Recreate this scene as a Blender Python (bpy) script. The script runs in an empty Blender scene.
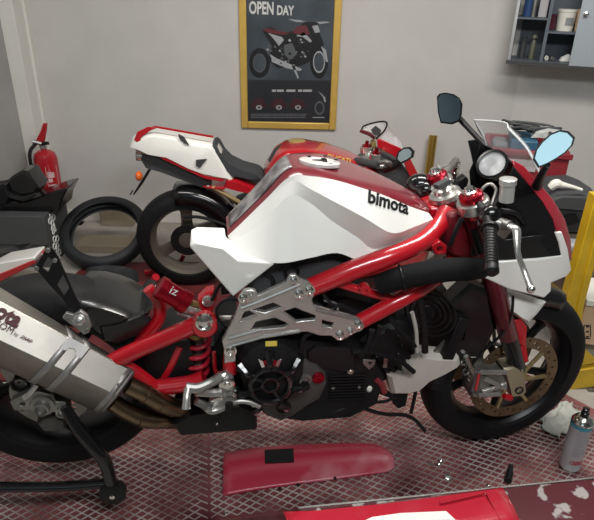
import bpy, bmesh, math, random
from mathutils import Vector, Matrix
V = Vector
random.seed(7)
S = bpy.context.scene
COL = S.collection

# ---------------------------------------------------------------- camera
FPX, TH, RO = 580.0, math.radians(26.18), math.radians(1.3)
CAM = V((0, 0, 1.78))
FW = V((0, math.cos(TH), -math.sin(TH)))
U0 = V((0, math.sin(TH), math.cos(TH)))
R0 = V((1, 0, 0))
RT = R0 * math.cos(RO) + U0 * math.sin(RO)
UP = U0 * math.cos(RO) - R0 * math.sin(RO)
cd = bpy.data.cameras.new('camera'); cam = bpy.data.objects.new('camera', cd); COL.objects.link(cam)
cd.sensor_width = 36; cd.lens = 36 * FPX / 594; cd.clip_start = .02
m = Matrix((RT, UP, -FW)).transposed().to_4x4(); m.translation = CAM
cam.matrix_world = m
S.camera = cam

# ---------------------------------------------------------------- light
S.view_settings.view_transform = 'Standard'; S.view_settings.look = 'None'
S.view_settings.gamma = 1; S.view_settings.use_curve_mapping = False
S.view_settings.exposure = 0.08
wd = bpy.data.worlds.new('world'); S.world = wd; wd.use_nodes = True
bg = wd.node_tree.nodes['Background']; bg.inputs[0].default_value = (.80, .85, .90, 1); bg.inputs[1].default_value = .1
def area(name, loc, tgt, sx, sy, power, col):
    l = bpy.data.lights.new(name, 'AREA'); l.shape = 'RECTANGLE'; l.size = sx; l.size_y = sy
    l.energy = power; l.color = col
    o = bpy.data.objects.new(name, l); COL.objects.link(o); o.location = loc
    o.rotation_euler = (V(tgt) - V(loc)).to_track_quat('-Z', 'Y').to_euler()
    return o
area('ceiling_tube_light', (.9, 2.0, 2.95), (.9, 2.3, 0), 1.6, .25, 52, (1, .96, .9))
area('ceiling_tube_light', (-1.0, 2.1, 2.95), (-1.0, 2.2, 0), 1.4, .25, 24, (1, .97, .92))
area('ceiling_tube_light', (.6, -.2, 2.9), (.5, 1.5, .6), 1.5, .3, 42, (.95, .98, 1))

# ---------------------------------------------------------------- unprojection of measured points
def ray(px, py): return FW + RT * ((px - 297) / FPX) + UP * ((260 - py) / FPX)
def hit(px, py, p0, n):
    r = ray(px, py); t = (p0 - CAM).dot(n) / r.dot(n); return CAM + r * t
def Wl(px, py, Y): return hit(px, py, V((0, Y, 0)), V((0, 1, 0)))
def G(px, py, z): return hit(px, py, V((0, 0, z)), V((0, 0, 1)))
class Fr:                                     # upright frame: s along, w toward camera, z up
    def __init__(f, c, yaw):
        f.c = V(c); a = math.radians(yaw)
        f.d = V((math.cos(a), math.sin(a), 0)); f.n = V((math.sin(a), -math.cos(a), 0))
    def w(f, s, w, z): return f.c + f.d * s + f.n * w + V((0, 0, z))
    def P(f, px, py, w=0): return hit(px, py, f.c + f.n * w, f.n)
    def L(f, p): q = p - f.c; return V((q.dot(f.d), q.dot(f.n), q.z))
    def mir(f, p): q = f.L(p); return f.w(q.x, -q.y, q.z)
ZP = .294
B = Fr((.709, 1.623, 0), 8.8)
P = B.P
DU = Fr((-.62, 3.27, 0), 3.0)
Q = DU.P

# ---------------------------------------------------------------- materials
def mat(name, col, rough=.5, metal=0, coat=0, var=.0, vs=20, bump=0, bs=60, alpha=1, trans=0, ior=1.45, col2=None, emit=0, spec=.5):
    m = bpy.data.materials.new(name); m.use_nodes = True; nt = m.node_tree; b = nt.nodes['Principled BSDF']
    b.inputs['Base Color'].default_value = (*col, 1); b.inputs['Roughness'].default_value = rough
    b.inputs['Metallic'].default_value = metal; b.inputs['Coat Weight'].default_value = coat
    b.inputs['Coat Roughness'].default_value = .12; b.inputs['Alpha'].default_value = alpha
    b.inputs['Transmission Weight'].default_value = trans; b.inputs['IOR'].default_value = ior
    b.inputs['Specular IOR Level'].default_value = spec
    tc = nt.nodes.new('ShaderNodeTexCoord')
    if var or col2:
        n = nt.nodes.new('ShaderNodeTexNoise'); n.inputs['Scale'].default_value = vs; n.inputs['Detail'].default_value = 5
        nt.links.new(tc.outputs['Object'], n.inputs['Vector'])
        r = nt.nodes.new('ShaderNodeValToRGB'); nt.links.new(n.outputs['Fac'], r.inputs[0])
        c2 = col2 or tuple(c * (1 - var) for c in col)
        r.color_ramp.elements[0].color = (*c2, 1); r.color_ramp.elements[1].color = (*col, 1)
        r.color_ramp.elements[0].position = .38; r.color_ramp.elements[1].position = .62
        nt.links.new(r.outputs[0], b.inputs['Base Color'])
    if bump:
        n = nt.nodes.new('ShaderNodeTexNoise'); n.inputs['Scale'].default_value = bs; n.inputs['Detail'].default_value = 4
        nt.links.new(tc.outputs['Object'], n.inputs['Vector'])
        k = nt.nodes.new('ShaderNodeBump'); k.inputs['Strength'].default_value = bump; k.inputs['Distance'].default_value = .004
        nt.links.new(n.outputs['Fac'], k.inputs['Height']); nt.links.new(k.outputs[0], b.inputs['Normal'])
    return m
red = mat('red_paint', (.46, .007, .016), .28, 0, 1)
dred = mat('tank_red_paint', (.19, .007, .018), .28, 0, .9, .2, 40)
pinkred = mat('fork_red', (.13, .006, .014), .3, .3, .5)
anod = mat('red_anodised', (.36, .008, .022), .25, .75)
spring_m = mat('spring_red', (.42, .012, .03), .35, 0, .5)
white = mat('pearl_white_paint', (.84, .83, .78), .3, 0, .8)
silver = mat('silver_alloy', (.66, .65, .62), .27, .85, var=.12, vs=30)
darksil = mat('dull_alloy', (.34, .33, .31), .42, .85, var=.25, vs=25)
chrome = mat('polished_alloy', (.82, .81, .78), .16, 1)
steel = mat('brushed_steel', (.42, .395, .355), .44, .95, var=.22, vs=6)
steel2 = mat('brushed_steel_strap', (.40, .39, .38), .5, .9)
bronze = mat('heat_tinted_steel', (.27, .19, .12), .25, .95, var=.35, vs=14)
gold = mat('gold_anodised', (.55, .43, .22), .32, .8)
rotor_m = mat('brake_disc_bronze', (.24, .165, .10), .38, .8, var=.2, vs=30)
rubber = mat('tyre_rubber', (.007, .007, .008), .62, var=.3, spec=.3, vs=12, bump=.15, bs=120)
blk = mat('black_plastic', (.008, .008, .009), .4, spec=.35)
blk2 = mat('black_engine', (.012, .012, .013), .5, .1, spec=.35, var=.5, vs=14)
gblk = mat('gloss_black', (.006, .006, .007), .18, 0, .4)
foam = mat('black_foam_hose', (.008, .008, .009), .85, spec=.2, bump=.5, bs=200)
carbon = mat('carbon_fibre', (.009, .009, .010), .3, 0, .45, var=.4, vs=140)
rim_m = mat('black_rim', (.012, .012, .013), .35, .5)
drim = mat('bronze_grey_rim', (.16, .14, .115), .45, .6)
engrey = mat('engine_grey', (.10, .095, .09), .5, .5, var=.2, vs=15)
dkw = mat('wall_plaster', (.60, .59, .565), .85, var=.06, vs=3, bump=.25, bs=90)
pill = mat('pillar_plaster', (.74, .73, .68), .8, var=.05, vs=4, bump=.15, bs=60)
conc = mat('concrete_floor', (.42, .39, .35), .7, var=.25, vs=5, bump=.2)
goldf = mat('gold_frame', (.72, .47, .11), .35, .25, .2, var=.1, vs=10)
yel = mat('yellow_paint', (.66, .42, .015), .4, 0, .3, var=.15, vs=9)
card = mat('cardboard', (.30, .25, .18), .85, var=.12, vs=8)
cardg = mat('cardboard_grey', (.30, .27, .22), .85, var=.12, vs=8)
fabric = mat('dark_fabric', (.035, .037, .04), .9, var=.4, vs=14, bump=.5, bs=40)
cloth_m = mat('pale_cloth', (.38, .38, .34), .9, var=.12, vs=10, bump=.4, bs=60)
glass = mat('clear_screen', (.93, .95, .96), .04, alpha=.34, spec=.8)
lens = mat('gauge_lens', (.9, .92, .93), .05, alpha=.3, spec=.8)
mirror_m = mat('mirror_glass', (.74, .92, .98), .04, 1)  # pale blue of the reflection put into the glass tint
plastic_w = mat('milky_plastic', (.56, .55, .48), .45, col2=(.50, .44, .40), vs=7, var=.2)
seat_m = mat('seat_vinyl', (.045, .05, .055), .6)
plastic_d = mat('dark_grey_plastic', (.05, .052, .055), .55)
blue = mat('blue_plastic', (.03, .10, .17), .5)
cabm = mat('cabinet_blue_grey', (.11, .13, .155), .5, var=.1, vs=6)
cabd = mat('cabinet_door_grey', (.38, .42, .45), .45, .3)
alu = mat('aluminium_trim', (.62, .64, .64), .35, .8)
tanb = mat('tan_paper', (.60, .42, .27), .8)
ivory = mat('ivory_plastic', (.72, .71, .64), .5)
orange = mat('orange_lens', (.75, .14, .02), .25)
crate_r = mat('crate_red', (.24, .02, .028), .5, var=.15, vs=6)
platred = mat('lift_red_paint', (.07, .011, .014), .40, 0, .3, col2=(.22, .07, .066), vs=5)  # pink noise: worn patches, with some sheen put into the colour
benchred = mat('worn_bench_paint', (.085, .010, .016), .3, 0, .6)
text_blk = mat('decal_black', (.01, .01, .012), .4)
text_mar = mat('decal_maroon', (.08, .008, .012), .5)
text_w = mat('decal_white', (.8, .8, .78), .6)
text_y = mat('decal_yellow', (.75, .6, .1), .5)
brass = mat('brass_rod', (.55, .36, .08), .28, .9)
# expanded metal strands: bare worn crests over red paint
xm = mat('worn_strand', (.80, .77, .74), .33, .6, col2=(.36, .27, .25), vs=7, var=.3)
# worn bench: grey bare spots
def spots(m, col, scale, lo, hi):
    nt = m.node_tree; b = nt.nodes['Principled BSDF']; tc = nt.nodes.new('ShaderNodeTexCoord')
    n = nt.nodes.new('ShaderNodeTexNoise'); n.inputs['Scale'].default_value = scale; n.inputs['Detail'].default_value = 3
    nt.links.new(tc.outputs['Object'], n.inputs['Vector'])
    r = nt.nodes.new('ShaderNodeValToRGB'); nt.links.new(n.outputs['Fac'], r.inputs[0])
    r.color_ramp.elements[0].position = lo; r.color_ramp.elements[1].position = hi
    mx = nt.nodes.new('ShaderNodeMix'); mx.data_type = 'RGBA'
    mx.inputs[6].default_value = b.inputs['Base Color'].default_value; mx.inputs[7].default_value = (*col, 1)
    nt.links.new(r.outputs[0], mx.inputs[0]); nt.links.new(mx.outputs[2], b.inputs['Base Color'])
spots(benchred, (.36, .33, .31), 11, .575, .60)
scuff = mat('scuffed_red_panel', (.40, .022, .05), .42, 0, .3); spots(scuff, (.55, .25, .27), 6, .5, .8)

# ---------------------------------------------------------------- mesh builder
def catmull(pts, n=6):
    pts = [V(p) for p in pts]
    if len(pts) < 3: return pts
    q = [pts[0] * 2 - pts[1]] + pts + [pts[-1] * 2 - pts[-2]]; out = []
    for i in range(1, len(q) - 2):
        a, b, c, d = q[i - 1:i + 3]
        for k in range(n):
            t = k / n
            out.append(.5 * ((2 * b) + (c - a) * t + (2 * a - 5 * b + 4 * c - d) * t * t + (3 * b - a - 3 * c + d) * t ** 3))
    out.append(pts[-1]); return out
def basis(ax):
    ax = V(ax).normalized(); h = V((0, 0, 1)) if abs(ax.z) < .9 else V((1, 0, 0))
    u = ax.cross(h).normalized(); return ax, u, ax.cross(u)
class M:
    def __init__(s): s.v = []; s.f = []; s.mi = []
    def add(s, vs, fs, mi=0):
        k = len(s.v); s.v += [V(a) for a in vs]; s.f += [tuple(i + k for i in f) for f in fs]; s.mi += [mi] * len(fs); return s
    def rings(s, R, closed=True, cap=True, mi=0, loop=False):
        n = len(R[0]); vs = [p for r in R for p in r]; fs = []
        m_ = len(R)
        for i in range(m_ if loop else m_ - 1):
            i2 = (i + 1) % m_
            for j in range(n if closed else n - 1):
                j2 = (j + 1) % n
                fs.append((i * n + j, i * n + j2, i2 * n + j2, i2 * n + j))
        if cap and not loop:
            for r0, fl in ((0, 1), ((m_ - 1) * n, 0)):
                idx = list(range(r0, r0 + n)); fs.append(tuple(idx[::-1] if fl else idx))
        return s.add(vs, fs, mi)
    def tube(s, pts, r, seg=12, smooth=True, n=6, cap=True, mi=0, flat=1.0):
        rs = r if isinstance(r, (list, tuple)) else [r] * len(pts)
        if smooth and len(pts) > 2:
            rr = catmull([V((x, 0, 0)) for x in rs], n); pts = catmull(pts, n); rs = [a.x for a in rr]
        pts = [V(p) for p in pts]; R = []; u = None
        for i, p in enumerate(pts):
            t = (pts[min(i + 1, len(pts) - 1)] - pts[max(i - 1, 0)]).normalized()
            if u is None: _, u, _ = basis(t)
            u = (u - t * u.dot(t)).normalized(); w = t.cross(u)
            R.append([p + (u * math.cos(a) + w * math.sin(a) * flat) * rs[i] for a in [2 * math.pi * k / seg for k in range(seg)]])
        return s.rings(R, cap=cap, mi=mi)
    def lathe(s, c, ax, prof, seg=32, cap=True, mi=0):
        ax, u, w = basis(ax); c = V(c)
        R = [[c + ax * d + (u * math.cos(a) + w * math.sin(a)) * max(r, 1e-4) for a in [2 * math.pi * k / seg for k in range(seg)]] for d, r in prof]
        return s.rings(R, cap=cap, mi=mi)
    def torus(s, c, ax, R_, r, seg=64, sg=16, a0=0, a1=2 * math.pi, wide=1.0, mi=0):
        ax, u, w = basis(ax); c = V(c); full = abs(a1 - a0 - 2 * math.pi) < 1e-6
        ns = seg if full else seg + 1; RR = []
        for i in range(ns):
            a = a0 + (a1 - a0) * i / seg; e = u * math.cos(a) + w * math.sin(a)
            RR.append([c + e * (R_ + r * math.cos(b)) + ax * r * wide * math.sin(b) for b in [2 * math.pi * k / sg for k in range(sg)]])
        return s.rings(RR, loop=full, cap=not full, mi=mi)
    def box(s, c, ax, ay, az, sx, sy, sz, mi=0):
        c = V(c); ax, ay, az = V(ax).normalized() * sx / 2, V(ay).normalized() * sy / 2, V(az).normalized() * sz / 2
        vs = [c + ax * i + ay * j + az * k for k in (-1, 1) for j in (-1, 1) for i in (-1, 1)]
        return s.add(vs, [(0, 2, 3, 1), (4, 5, 7, 6), (0, 1, 5, 4), (2, 6, 7, 3), (0, 4, 6, 2), (1, 3, 7, 5)], mi)
    def abox(s, x0, x1, y0, y1, z0, z1, mi=0):
        return s.box(((x0 + x1) / 2, (y0 + y1) / 2, (z0 + z1) / 2), (1, 0, 0), (0, 1, 0), (0, 0, 1), x1 - x0, y1 - y0, z1 - z0, mi)
    def plate(s, outer, off, holes=(), mi=0):
        bm = bmesh.new(); es = []
        for lp in [outer] + list(holes):
            vv = [bm.verts.new(p) for p in lp]
            for i in range(len(vv)): es.append(bm.edges.new((vv[i], vv[(i + 1) % len(vv)])))
        bmesh.ops.triangle_fill(bm, use_beauty=True, edges=es)
        bm.verts.index_update(); vs = [v.co.copy() for v in bm.verts]; fs = [tuple(v.index for v in f.verts) for f in bm.faces]
        n = len(vs); k = 0; sides = []
        for lp in [outer] + list(holes):
            for i in range(len(lp)):
                a, b = k + i, k + (i + 1) % len(lp); sides.append((a, b, b + n, a + n))
            k += len(lp)
        bm.free(); off = V(off)
        s.add(vs + [p + off for p in vs], fs + [tuple(i + n for i in f[::-1]) for f in fs] + sides, mi); return s
    def puff(s, outline, n, levels, cen=None, mi=0):
        """outline: 3D points; n: side direction; levels: (offset, scale) rings."""
        c = V(cen) if cen else sum((V(p) for p in outline), V()) / len(outline)
        R = [[c + (V(p) - c) * sc + V(n) * o for p in outline] for o, sc in levels]
        k0 = len(s.v); s.rings(R, cap=False, mi=mi)
        L = len(outline)
        for r0, (o, sc) in ((0, levels[0]), ((len(levels) - 1) * L, levels[-1])):
            bm = bmesh.new(); vv = [bm.verts.new(p) for p in R[0 if r0 == 0 else -1]]
            es = [bm.edges.new((vv[i], vv[(i + 1) % L])) for i in range(L)]
            bmesh.ops.triangle_fill(bm, use_beauty=True, edges=es); bm.verts.index_update()
            fs = [tuple(v.index + k0 + r0 for v in f.verts) for f in bm.faces]; bm.free()
            s.f += fs; s.mi += [mi] * len(fs)
        return s
    def ball(s, c, rx, ry=None, rz=None, axs=None, seg=16, rg=10, mi=0):
        ry = ry or rx; rz = rz or rx; ax, ay, az = axs or (V((1, 0, 0)), V((0, 1, 0)), V((0, 0, 1))); c = V(c)
        R = [[c + ax * rx * math.sin(t) * math.cos(a) + ay * ry * math.sin(t) * math.sin(a) + az * rz * math.cos(t) for a in [2 * math.pi * k / seg for k in range(seg)]] for t in [max(.02, min(math.pi - .02, math.pi * i / rg)) for i in range(rg + 1)]]
        return s.rings(R, mi=mi)
    def build(s, name, m, parent=None, bevel=0, ang=35, solid=0, sub=0, flat=False):
        vs = s.v; me = bpy.data.meshes.new(name)
        if parent is not None:
            o0 = V(parent['_o'])
        else:
            xs = [p.x for p in vs]; ys = [p.y for p in vs]; zs = [p.z for p in vs]
            o0 = V(((min(xs) + max(xs)) / 2, (min(ys) + max(ys)) / 2, min(zs)))
        me.from_pydata([p - o0 for p in vs], [], s.f)
        for mm in (m if isinstance(m, (list, tuple)) else [m]): me.materials.append(mm)
        me.polygons.foreach_set('material_index', s.mi)
        bm = bmesh.new(); bm.from_mesh(me)
        bmesh.ops.remove_doubles(bm, verts=bm.verts, dist=1e-6)
        bmesh.ops.recalc_face_normals(bm, faces=bm.faces); bm.to_mesh(me); bm.free()
        if not flat:
            me.polygons.foreach_set('use_smooth', [True] * len(me.polygons))
            me.set_sharp_from_angle(angle=math.radians(ang))
        o = bpy.data.objects.new(name, me); COL.objects.link(o); o['_o'] = tuple(o0)
        if parent is not None: o.parent = parent
        else: o.location = o0
        if parent is not None and parent.type == 'MESH': pass
        if solid:
            md = o.modifiers.new('s', 'SOLIDIFY'); md.thickness = solid; md.offset = -1
        if bevel:
            md = o.modifiers.new('b', 'BEVEL'); md.width = bevel; md.segments = 2; md.limit_method = 'ANGLE'; md.angle_limit = math.radians(40)
        if sub:
            md = o.modifiers.new('u', 'SUBSURF'); md.levels = sub; md.render_levels = sub
        return o
def empty(name, loc, label, cat, group=None):
    o = bpy.data.objects.new(name, None); COL.objects.link(o); o.location = loc; o['_o'] = tuple(loc)
    return tag(o, label, cat, group)
def tag(o, label, cat, group=None, kind=None):
    o['label'] = label; o['category'] = cat
    if group: o['group'] = group
    if kind: o['kind'] = kind
    return o
def struct(o): o['kind'] = 'structure'; return o
def text(name, body, p0, p1, up, out, m, parent, depth=.0008, bold=0, squash=1.0, shear=0, wrap=None):
    """text from p0 to p1 (its width fitted), up = direction, out = outward normal"""
    c = bpy.data.curves.new('t', 'FONT'); c.body = body; c.size = 1; c.offset = bold; c.shear = shear; c.resolution_u = 3
    o = bpy.data.objects.new('t', c); COL.objects.link(o); dg = bpy.context.evaluated_depsgraph_get(); dg.update()
    me = o.evaluated_get(dg).to_mesh(); vs = [v.co.copy() for v in me.vertices]; fs = [tuple(p.vertices) for p in me.polygons]
    o.evaluated_get(dg).to_mesh_clear(); bpy.data.objects.remove(o); bpy.data.curves.remove(c)
    x0 = min(v.x for v in vs); x1 = max(v.x for v in vs); y0 = min(v.y for v in vs)
    p0, p1 = V(p0), V(p1); L = (p1 - p0).length; k = L / (x1 - x0); d = (p1 - p0) / L; out = V(out).normalized()
    up = V(up); up = (up - d * up.dot(d)).normalized()
    ps_ = [p0 + d * (v.x - x0) * k + up * (v.y - y0) * k * squash + out * depth for v in vs]
    if wrap is not None:                                       # lay the letters onto the surface
        o0 = V(wrap.parent['_o']); me2 = wrap.data
        from mathutils.bvhtree import BVHTree
        bt_ = BVHTree.FromPolygons([v.co + o0 for v in me2.vertices], [tuple(p.vertices) for p in me2.polygons]); q_ = []
        for p in ps_:
            h = bt_.ray_cast(p + out * .15, -out)
            q_.append(h[0] + out * .0015 if h[0] is not None else p)
        ps_ = q_
    mm = M().add(ps_, fs)
    return mm.build(name, m, parent, flat=True)
def pl(fr, pts, w): return [fr.P(x, y, w) for x, y in pts]
def pw(fr, pts): return [fr.P(x, y, w) for x, y, w in pts]

# ================================================================ SETTING
YW = 4.25
XK = Wl(45, 120, YW).x                                     # column's right face
YKF = hit(33, 120, V((XK, 0, 0)), V((1, 0, 0))).y; XL = Wl(19, 120, YKF).x; XC = Wl(511, 120, YW).x
M().abox(-3, 4.5, -1.5, 5, -.1, 0).build('floor', conc); struct(bpy.data.objects['floor'])
struct(M().abox(XL - .1, XC + .02, YW, YW + .1, 0, 3.0).build('wall_back', dkw))
struct(M().abox(XL - .1, XL, -1.5, YW, 0, 3.0).build('wall_left', mat('left_wall_shaded_plaster', (.40, .40, .39), .85, var=.12, vs=3, bump=.3, bs=70)))  # left wall's shade put into a greyer plaster colour
rd = V((math.cos(math.radians(20)), -math.sin(math.radians(20)), 0)); rn = V((-rd.y, rd.x, 0))
c0 = V((XC, YW, 1.5))
struct(M().box(c0 + rd * 1.6 + rn * .05, rd, rn, (0, 0, 1), 3.2, .1, 3.0).build('wall_right', dkw))
struct(M().abox(XL, XK, YKF, YW, 0, 3.0).build('trim_1', pill, bevel=.004))          # boxed pipe column
struct(M().abox(XK, XK + .018, YW - .05, YW, 0, 3.0).build('trim_2', pill))
struct(M().abox(XK + .02, XC, YW - .015, YW, 0, .09).build('baseboard_back', pill, bevel=.003))
struct(M().abox(-3, 4.9, -1.7, 5, 3.0, 3.1).build('ceiling', dkw))
dkf = mat('far_wall', (.16, .155, .15), .9)
struct(M().abox(-3, 4.9, -1.7, -1.6, 0, 3.0).build('wall_front', dkf))

glowm = mat('panel_glow', (.5, .7, .8), .3)
_b = glowm.node_tree.nodes['Principled BSDF']; _b.inputs['Emission Color'].default_value = (.66, .83, .90, 1); _b.inputs['Emission Strength'].default_value = .72
GLOW = V((-.4, -1.59, 1.90))
wo = M().abox(GLOW.x - .6, GLOW.x + .6, -1.60, -1.585, 1.45, 2.35).build('glow_panel_1', glowm); struct(wo)  # added glowing panel behind the camera, for the right mirror to reflect
wfm = M()
for x0_, x1_, z0_, z1_ in ((-1.08, -1.0, 1.37, 2.43), (.2, .28, 1.37, 2.43), (-1.0, .2, 1.37, 1.45), (-1.0, .2, 2.35, 2.43)): wfm.abox(x0_, x1_, -1.60, -1.55, z0_, z1_)
wfo = wfm.build('trim_3', pill); struct(wfo)  # trim around the added glow panel

# ================================================================ LIFT PLATFORM
org = B.w(-.7, 0, ZP - .13)
plat = empty('lift_platform', (org.x, org.y, 0), 'red painted motorcycle lift platform covered with expanded metal under the front motorcycle', 'lift platform')
S0, S1, W0, W1 = -2.1, .60, -.42, .25
chx = .20
outl = [B.w(S0, W1, ZP), B.w(S1, W1, ZP), B.w(S1, .12, ZP), B.w(S1 - .34, W0, ZP), B.w(S0, W0, ZP)]
M().plate(outl, (0, 0, -.05)).build('deck', platred, plat, bevel=.003)
M().box(B.w(-.75, -.08, .115), B.d, B.n, (0, 0, 1), 1.3, .4, .23).build('base', plastic_d, plat)
# two expanded metal sheets meeting at a seam
seam = B.L(G(209, 470, ZP)).x
for a, b in ((S0 + .01, seam - .004), (seam + .004, S1 - .01)):
    mm = M(); cs, cw = .040, .027; hw = .0017; hh = .0035
    r = 0; w = W0 + .012
    while w < W1 - cw / 2 - .008:
        s = a + (0 if r % 2 == 0 else cs / 2)
        k = 0
        while s < b - cs / 2:
            lim = S1 - .34 + (w - W0) / (.12 - W0) * .34 - .02 if w < .12 else 9
            if s + cs / 2 < lim:
                for (sa, wa, sb, wb) in ((s, w, s + cs / 2, w + cw / 2),) if True else ():
                    pass
                for sgn in (1, -1):
                    p = B.w(s, w, ZP + hh / 2) if sgn == 1 else B.w(s, w, ZP + hh / 2)
                    q = B.w(s + sgn * cs / 2, w + cw / 2, ZP + hh / 2)
                    if a <= s + sgn * cs / 2 <= b:
                        d = (q - p).normalized(); sd = V((-d.y, d.x, 0)) * hw
                        z = V((0, 0, hh)); zz = z * .7 if sgn == 1 else z * -.0
                        mm.add([p - sd - z / 2, p + sd - z / 2, q + sd - z / 2, q - sd - z / 2, p - sd * .3 + z / 2, p + sd * .6 + z / 2, q + sd * .6 + z / 2, q - sd * .3 + z / 2],
                               [(4, 5, 6, 7), (0, 4, 7, 3), (1, 2, 6, 5)])
            s += cs
        w += cw / 2; r += 1
    mm.build('expanded_metal_sheet', xm, plat, flat=True)
bm_ = M()
for s_ in (seam + .05, seam + .42, seam + .9): bm_.lathe(B.w(s_, W1 - .02, ZP), (0, 0, 1), [(0, .006), (.005, .006), (.007, .002)], 10)
bm_.build('rivet', chrome, plat)

# ================================================================ MAIN MOTORCYCLE
bo = B.w(-.7, 0, ZP)
bike = empty('motorcycle', bo, 'front red and white motorcycle with exposed red tube frame and steel silencer', 'motorcycle')
def bp(m_, name, mt, **k): return m_.build(name, mt, bike, **k)

def wheel(fr, c, ax, R, tw, rimr, rm, spokes, parent, hubr=.03, spw=.03, tyre_m=rubber, sub=None):
    """tyre of outer radius R, width tw; rim with spokes"""
    ax = V(ax).normalized(); r = tw / 2; prof = []
    h = R - rimr
    for k in range(17):
        t = math.pi * k / 16
        prof.append((-r * math.cos(t), rimr + h * (math.sin(t) ** .62)))
    prof += [(r * .8, rimr - .004), (-r * .8, rimr - .004), prof[0]]
    ty = M().lathe(c, ax, prof, 72, cap=False)
    # grooves of the tread as shallow raised darker sipes are left to bump
    t_ = ty.build('tyre', tyre_m, parent, ang=50)
    rim = M().lathe(c, ax, [(-r * .82, rimr + .010), (-r * .82, rimr - .004), (-r * .6, rimr - .014), (-r * .3, rimr - .026), (r * .3, rimr - .026), (r * .6, rimr - .014), (r * .82, rimr - .004), (r * .82, rimr + .010),
                            (r * .72, rimr + .010), (r * .55, rimr - .002), (-r * .55, rimr - .002), (-r * .72, rimr + .010), (-r * .82, rimr + .010)], 72, cap=False)
    rb = rim.build('rim', rm, parent, ang=50)
    a_, u, w = basis(ax)
    hub = M().lathe(c, ax, [(-.05, hubr * .7), (-.045, hubr), (.045, hubr), (.05, hubr * .7)], 24)
    hub.build('hub', rm, parent)
    for k in range(spokes):
        a = 2 * math.pi * (k + .25) / spokes; e = u * math.cos(a) + w * math.sin(a); f_ = -u * math.sin(a) + w * math.cos(a)
        sp = M()
        sp.rings([[c + e * rr + f_ * x * ww + ax * y * .012 for x, y in ((-1, -.6), (-.6, -1), (.6, -1), (1, -.6), (1, .6), (.6, 1), (-.6, 1), (-1, .6))] for rr, ww in ((hubr * .6, spw * .55), (rimr * .5, spw * .38), (rimr * .8, spw * .42), (rimr - .018, spw * .8))])
        sp.build('spoke', rm, parent, ang=50)

fy = math.radians(14.3); fax = V((math.sin(fy), -math.cos(fy), 0))      # front wheel axle toward camera
FC = V((.709, 1.623, .599))
RC = B.w(-1.43, 0, .701)
wheel(B, FC, fax, .300, .12, .222, rim_m, 5, bike)
wheel(B, RC, B.n, .318, .185, .226, rim_m, 5, bike, .045, .04)

# brake discs
def disc(c, ax, R, r0, off, name, mt, holes=10, cm=None):
    ax, u, w = basis(ax); cc = V(c) + ax * off; n = 72
    ol = [cc + (u * math.cos(2 * math.pi * k / n) + w * math.sin(2 * math.pi * k / n)) * R * (1 + .004 * (1 if (k // 4) % 2 else -1)) for k in range(n)]
    hs = [[cc + (u * math.cos(2 * math.pi * k / 48) + w * math.sin(2 * math.pi * k / 48)) * r0 for k in range(48)]]
    for i in range(holes * 3):
        a = 2 * math.pi * i / (holes * 3); rr = r0 + (R - r0) * (.25 + .25 * (i % 3)); e = cc + (u * math.cos(a) + w * math.sin(a)) * rr
        hs.append([e + (u * math.cos(b) + w * math.sin(b)) * .0052 for b in [2 * math.pi * k / 8 for k in range(8)]])
    M().plate(ol, ax * .005, hs).build(name, mt, bike, ang=30)
    cr = M()
    for k in range(7):
        a = 2 * math.pi * k / 7; e = u * math.cos(a) + w * math.sin(a)
        cr.tube([cc + e * .035, cc + (u * math.cos(a + .35) + w * math.sin(a + .35)) * (r0 + .004)], .007, 8)
    cr.torus(cc, ax, .04, .008, 32, 8); cr.build('disc_carrier', cm or darksil, bike)
disc(FC, fax, .158, .120, .068, 'front_brake_disc', rotor_m, 12, gold)
disc(FC, fax, .158, .118, -.073, 'front_brake_disc', rotor_m)
disc(RC, B.n, .11, .07, .10, 'rear_brake_disc', darksil, 8)

def lobe(L, wh, mt, name, fr=DU, rnd=.82, par=None, ang=40, up=None):
    my = sum(y for x, y in L) / len(L); pts = []
    for i_, (x, y) in enumerate(L):
        top_ = i_ < up if up else y < my
        q = fr.L(fr.P(x, y, -wh * .55 if top_ else wh * .5)); pts.append(fr.w(q.x, wh * .7, q.z))
    m_ = M().puff(pts, fr.n, [(-wh * 1.7 - .0, rnd), (-wh * 1.55, .95), (-wh * 1.1, 1), (-wh * .3, 1), (.0, .985), (wh * .2, .93), (wh * .3, rnd)]); return m_.build(name, mt, par, ang=ang)
# --- fuel tank: lines measured on the near side, mirrored
ST = [ # centre(px,py), L2, L3, L4, L5  each (px,py,w); rear ones derive the centre from L2
  (None, (227.6, 236, .066), (228, 236.5, .067), (228.5, 238, .070), (229, 239, .073)),
  (None, (243, 221.5, .068), (243, 224, .073), (242, 236, .096), (241, 253, .130)),
  (None, (266, 199, .072), (266, 203, .078), (265, 220, .103), (262, 261, .160)),
  (None, (289.5, 177, .082), (291, 181, .088), (289, 196, .108), (284, 263, .170)),
  ((312, 162), (312, 176.3, .104), (312, 190, .126), (310, 203, .116), (312, 257.5, .170)),
  ((337, 167), (337, 180.5, .122), (337, 203, .156), (332, 221, .132), (337, 253, .160)),
  ((362, 173), (362, 188, .120), (365, 218, .172), (357, 237, .138), (361, 260, .150)),
  ((386, 180), (386, 196, .112), (392, 233, .158), (376, 250, .130), (383, 251.5, .132)),
  ((409, 190), (409, 206, .092), (414, 227, .120), (407, 238.5, .108), (407, 240.5, .106)),
  ((426, 202), (429, 213, .060), (433, 219, .072), (428, 228, .070), (427.5, 230, .068)),
]
rows = []
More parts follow.
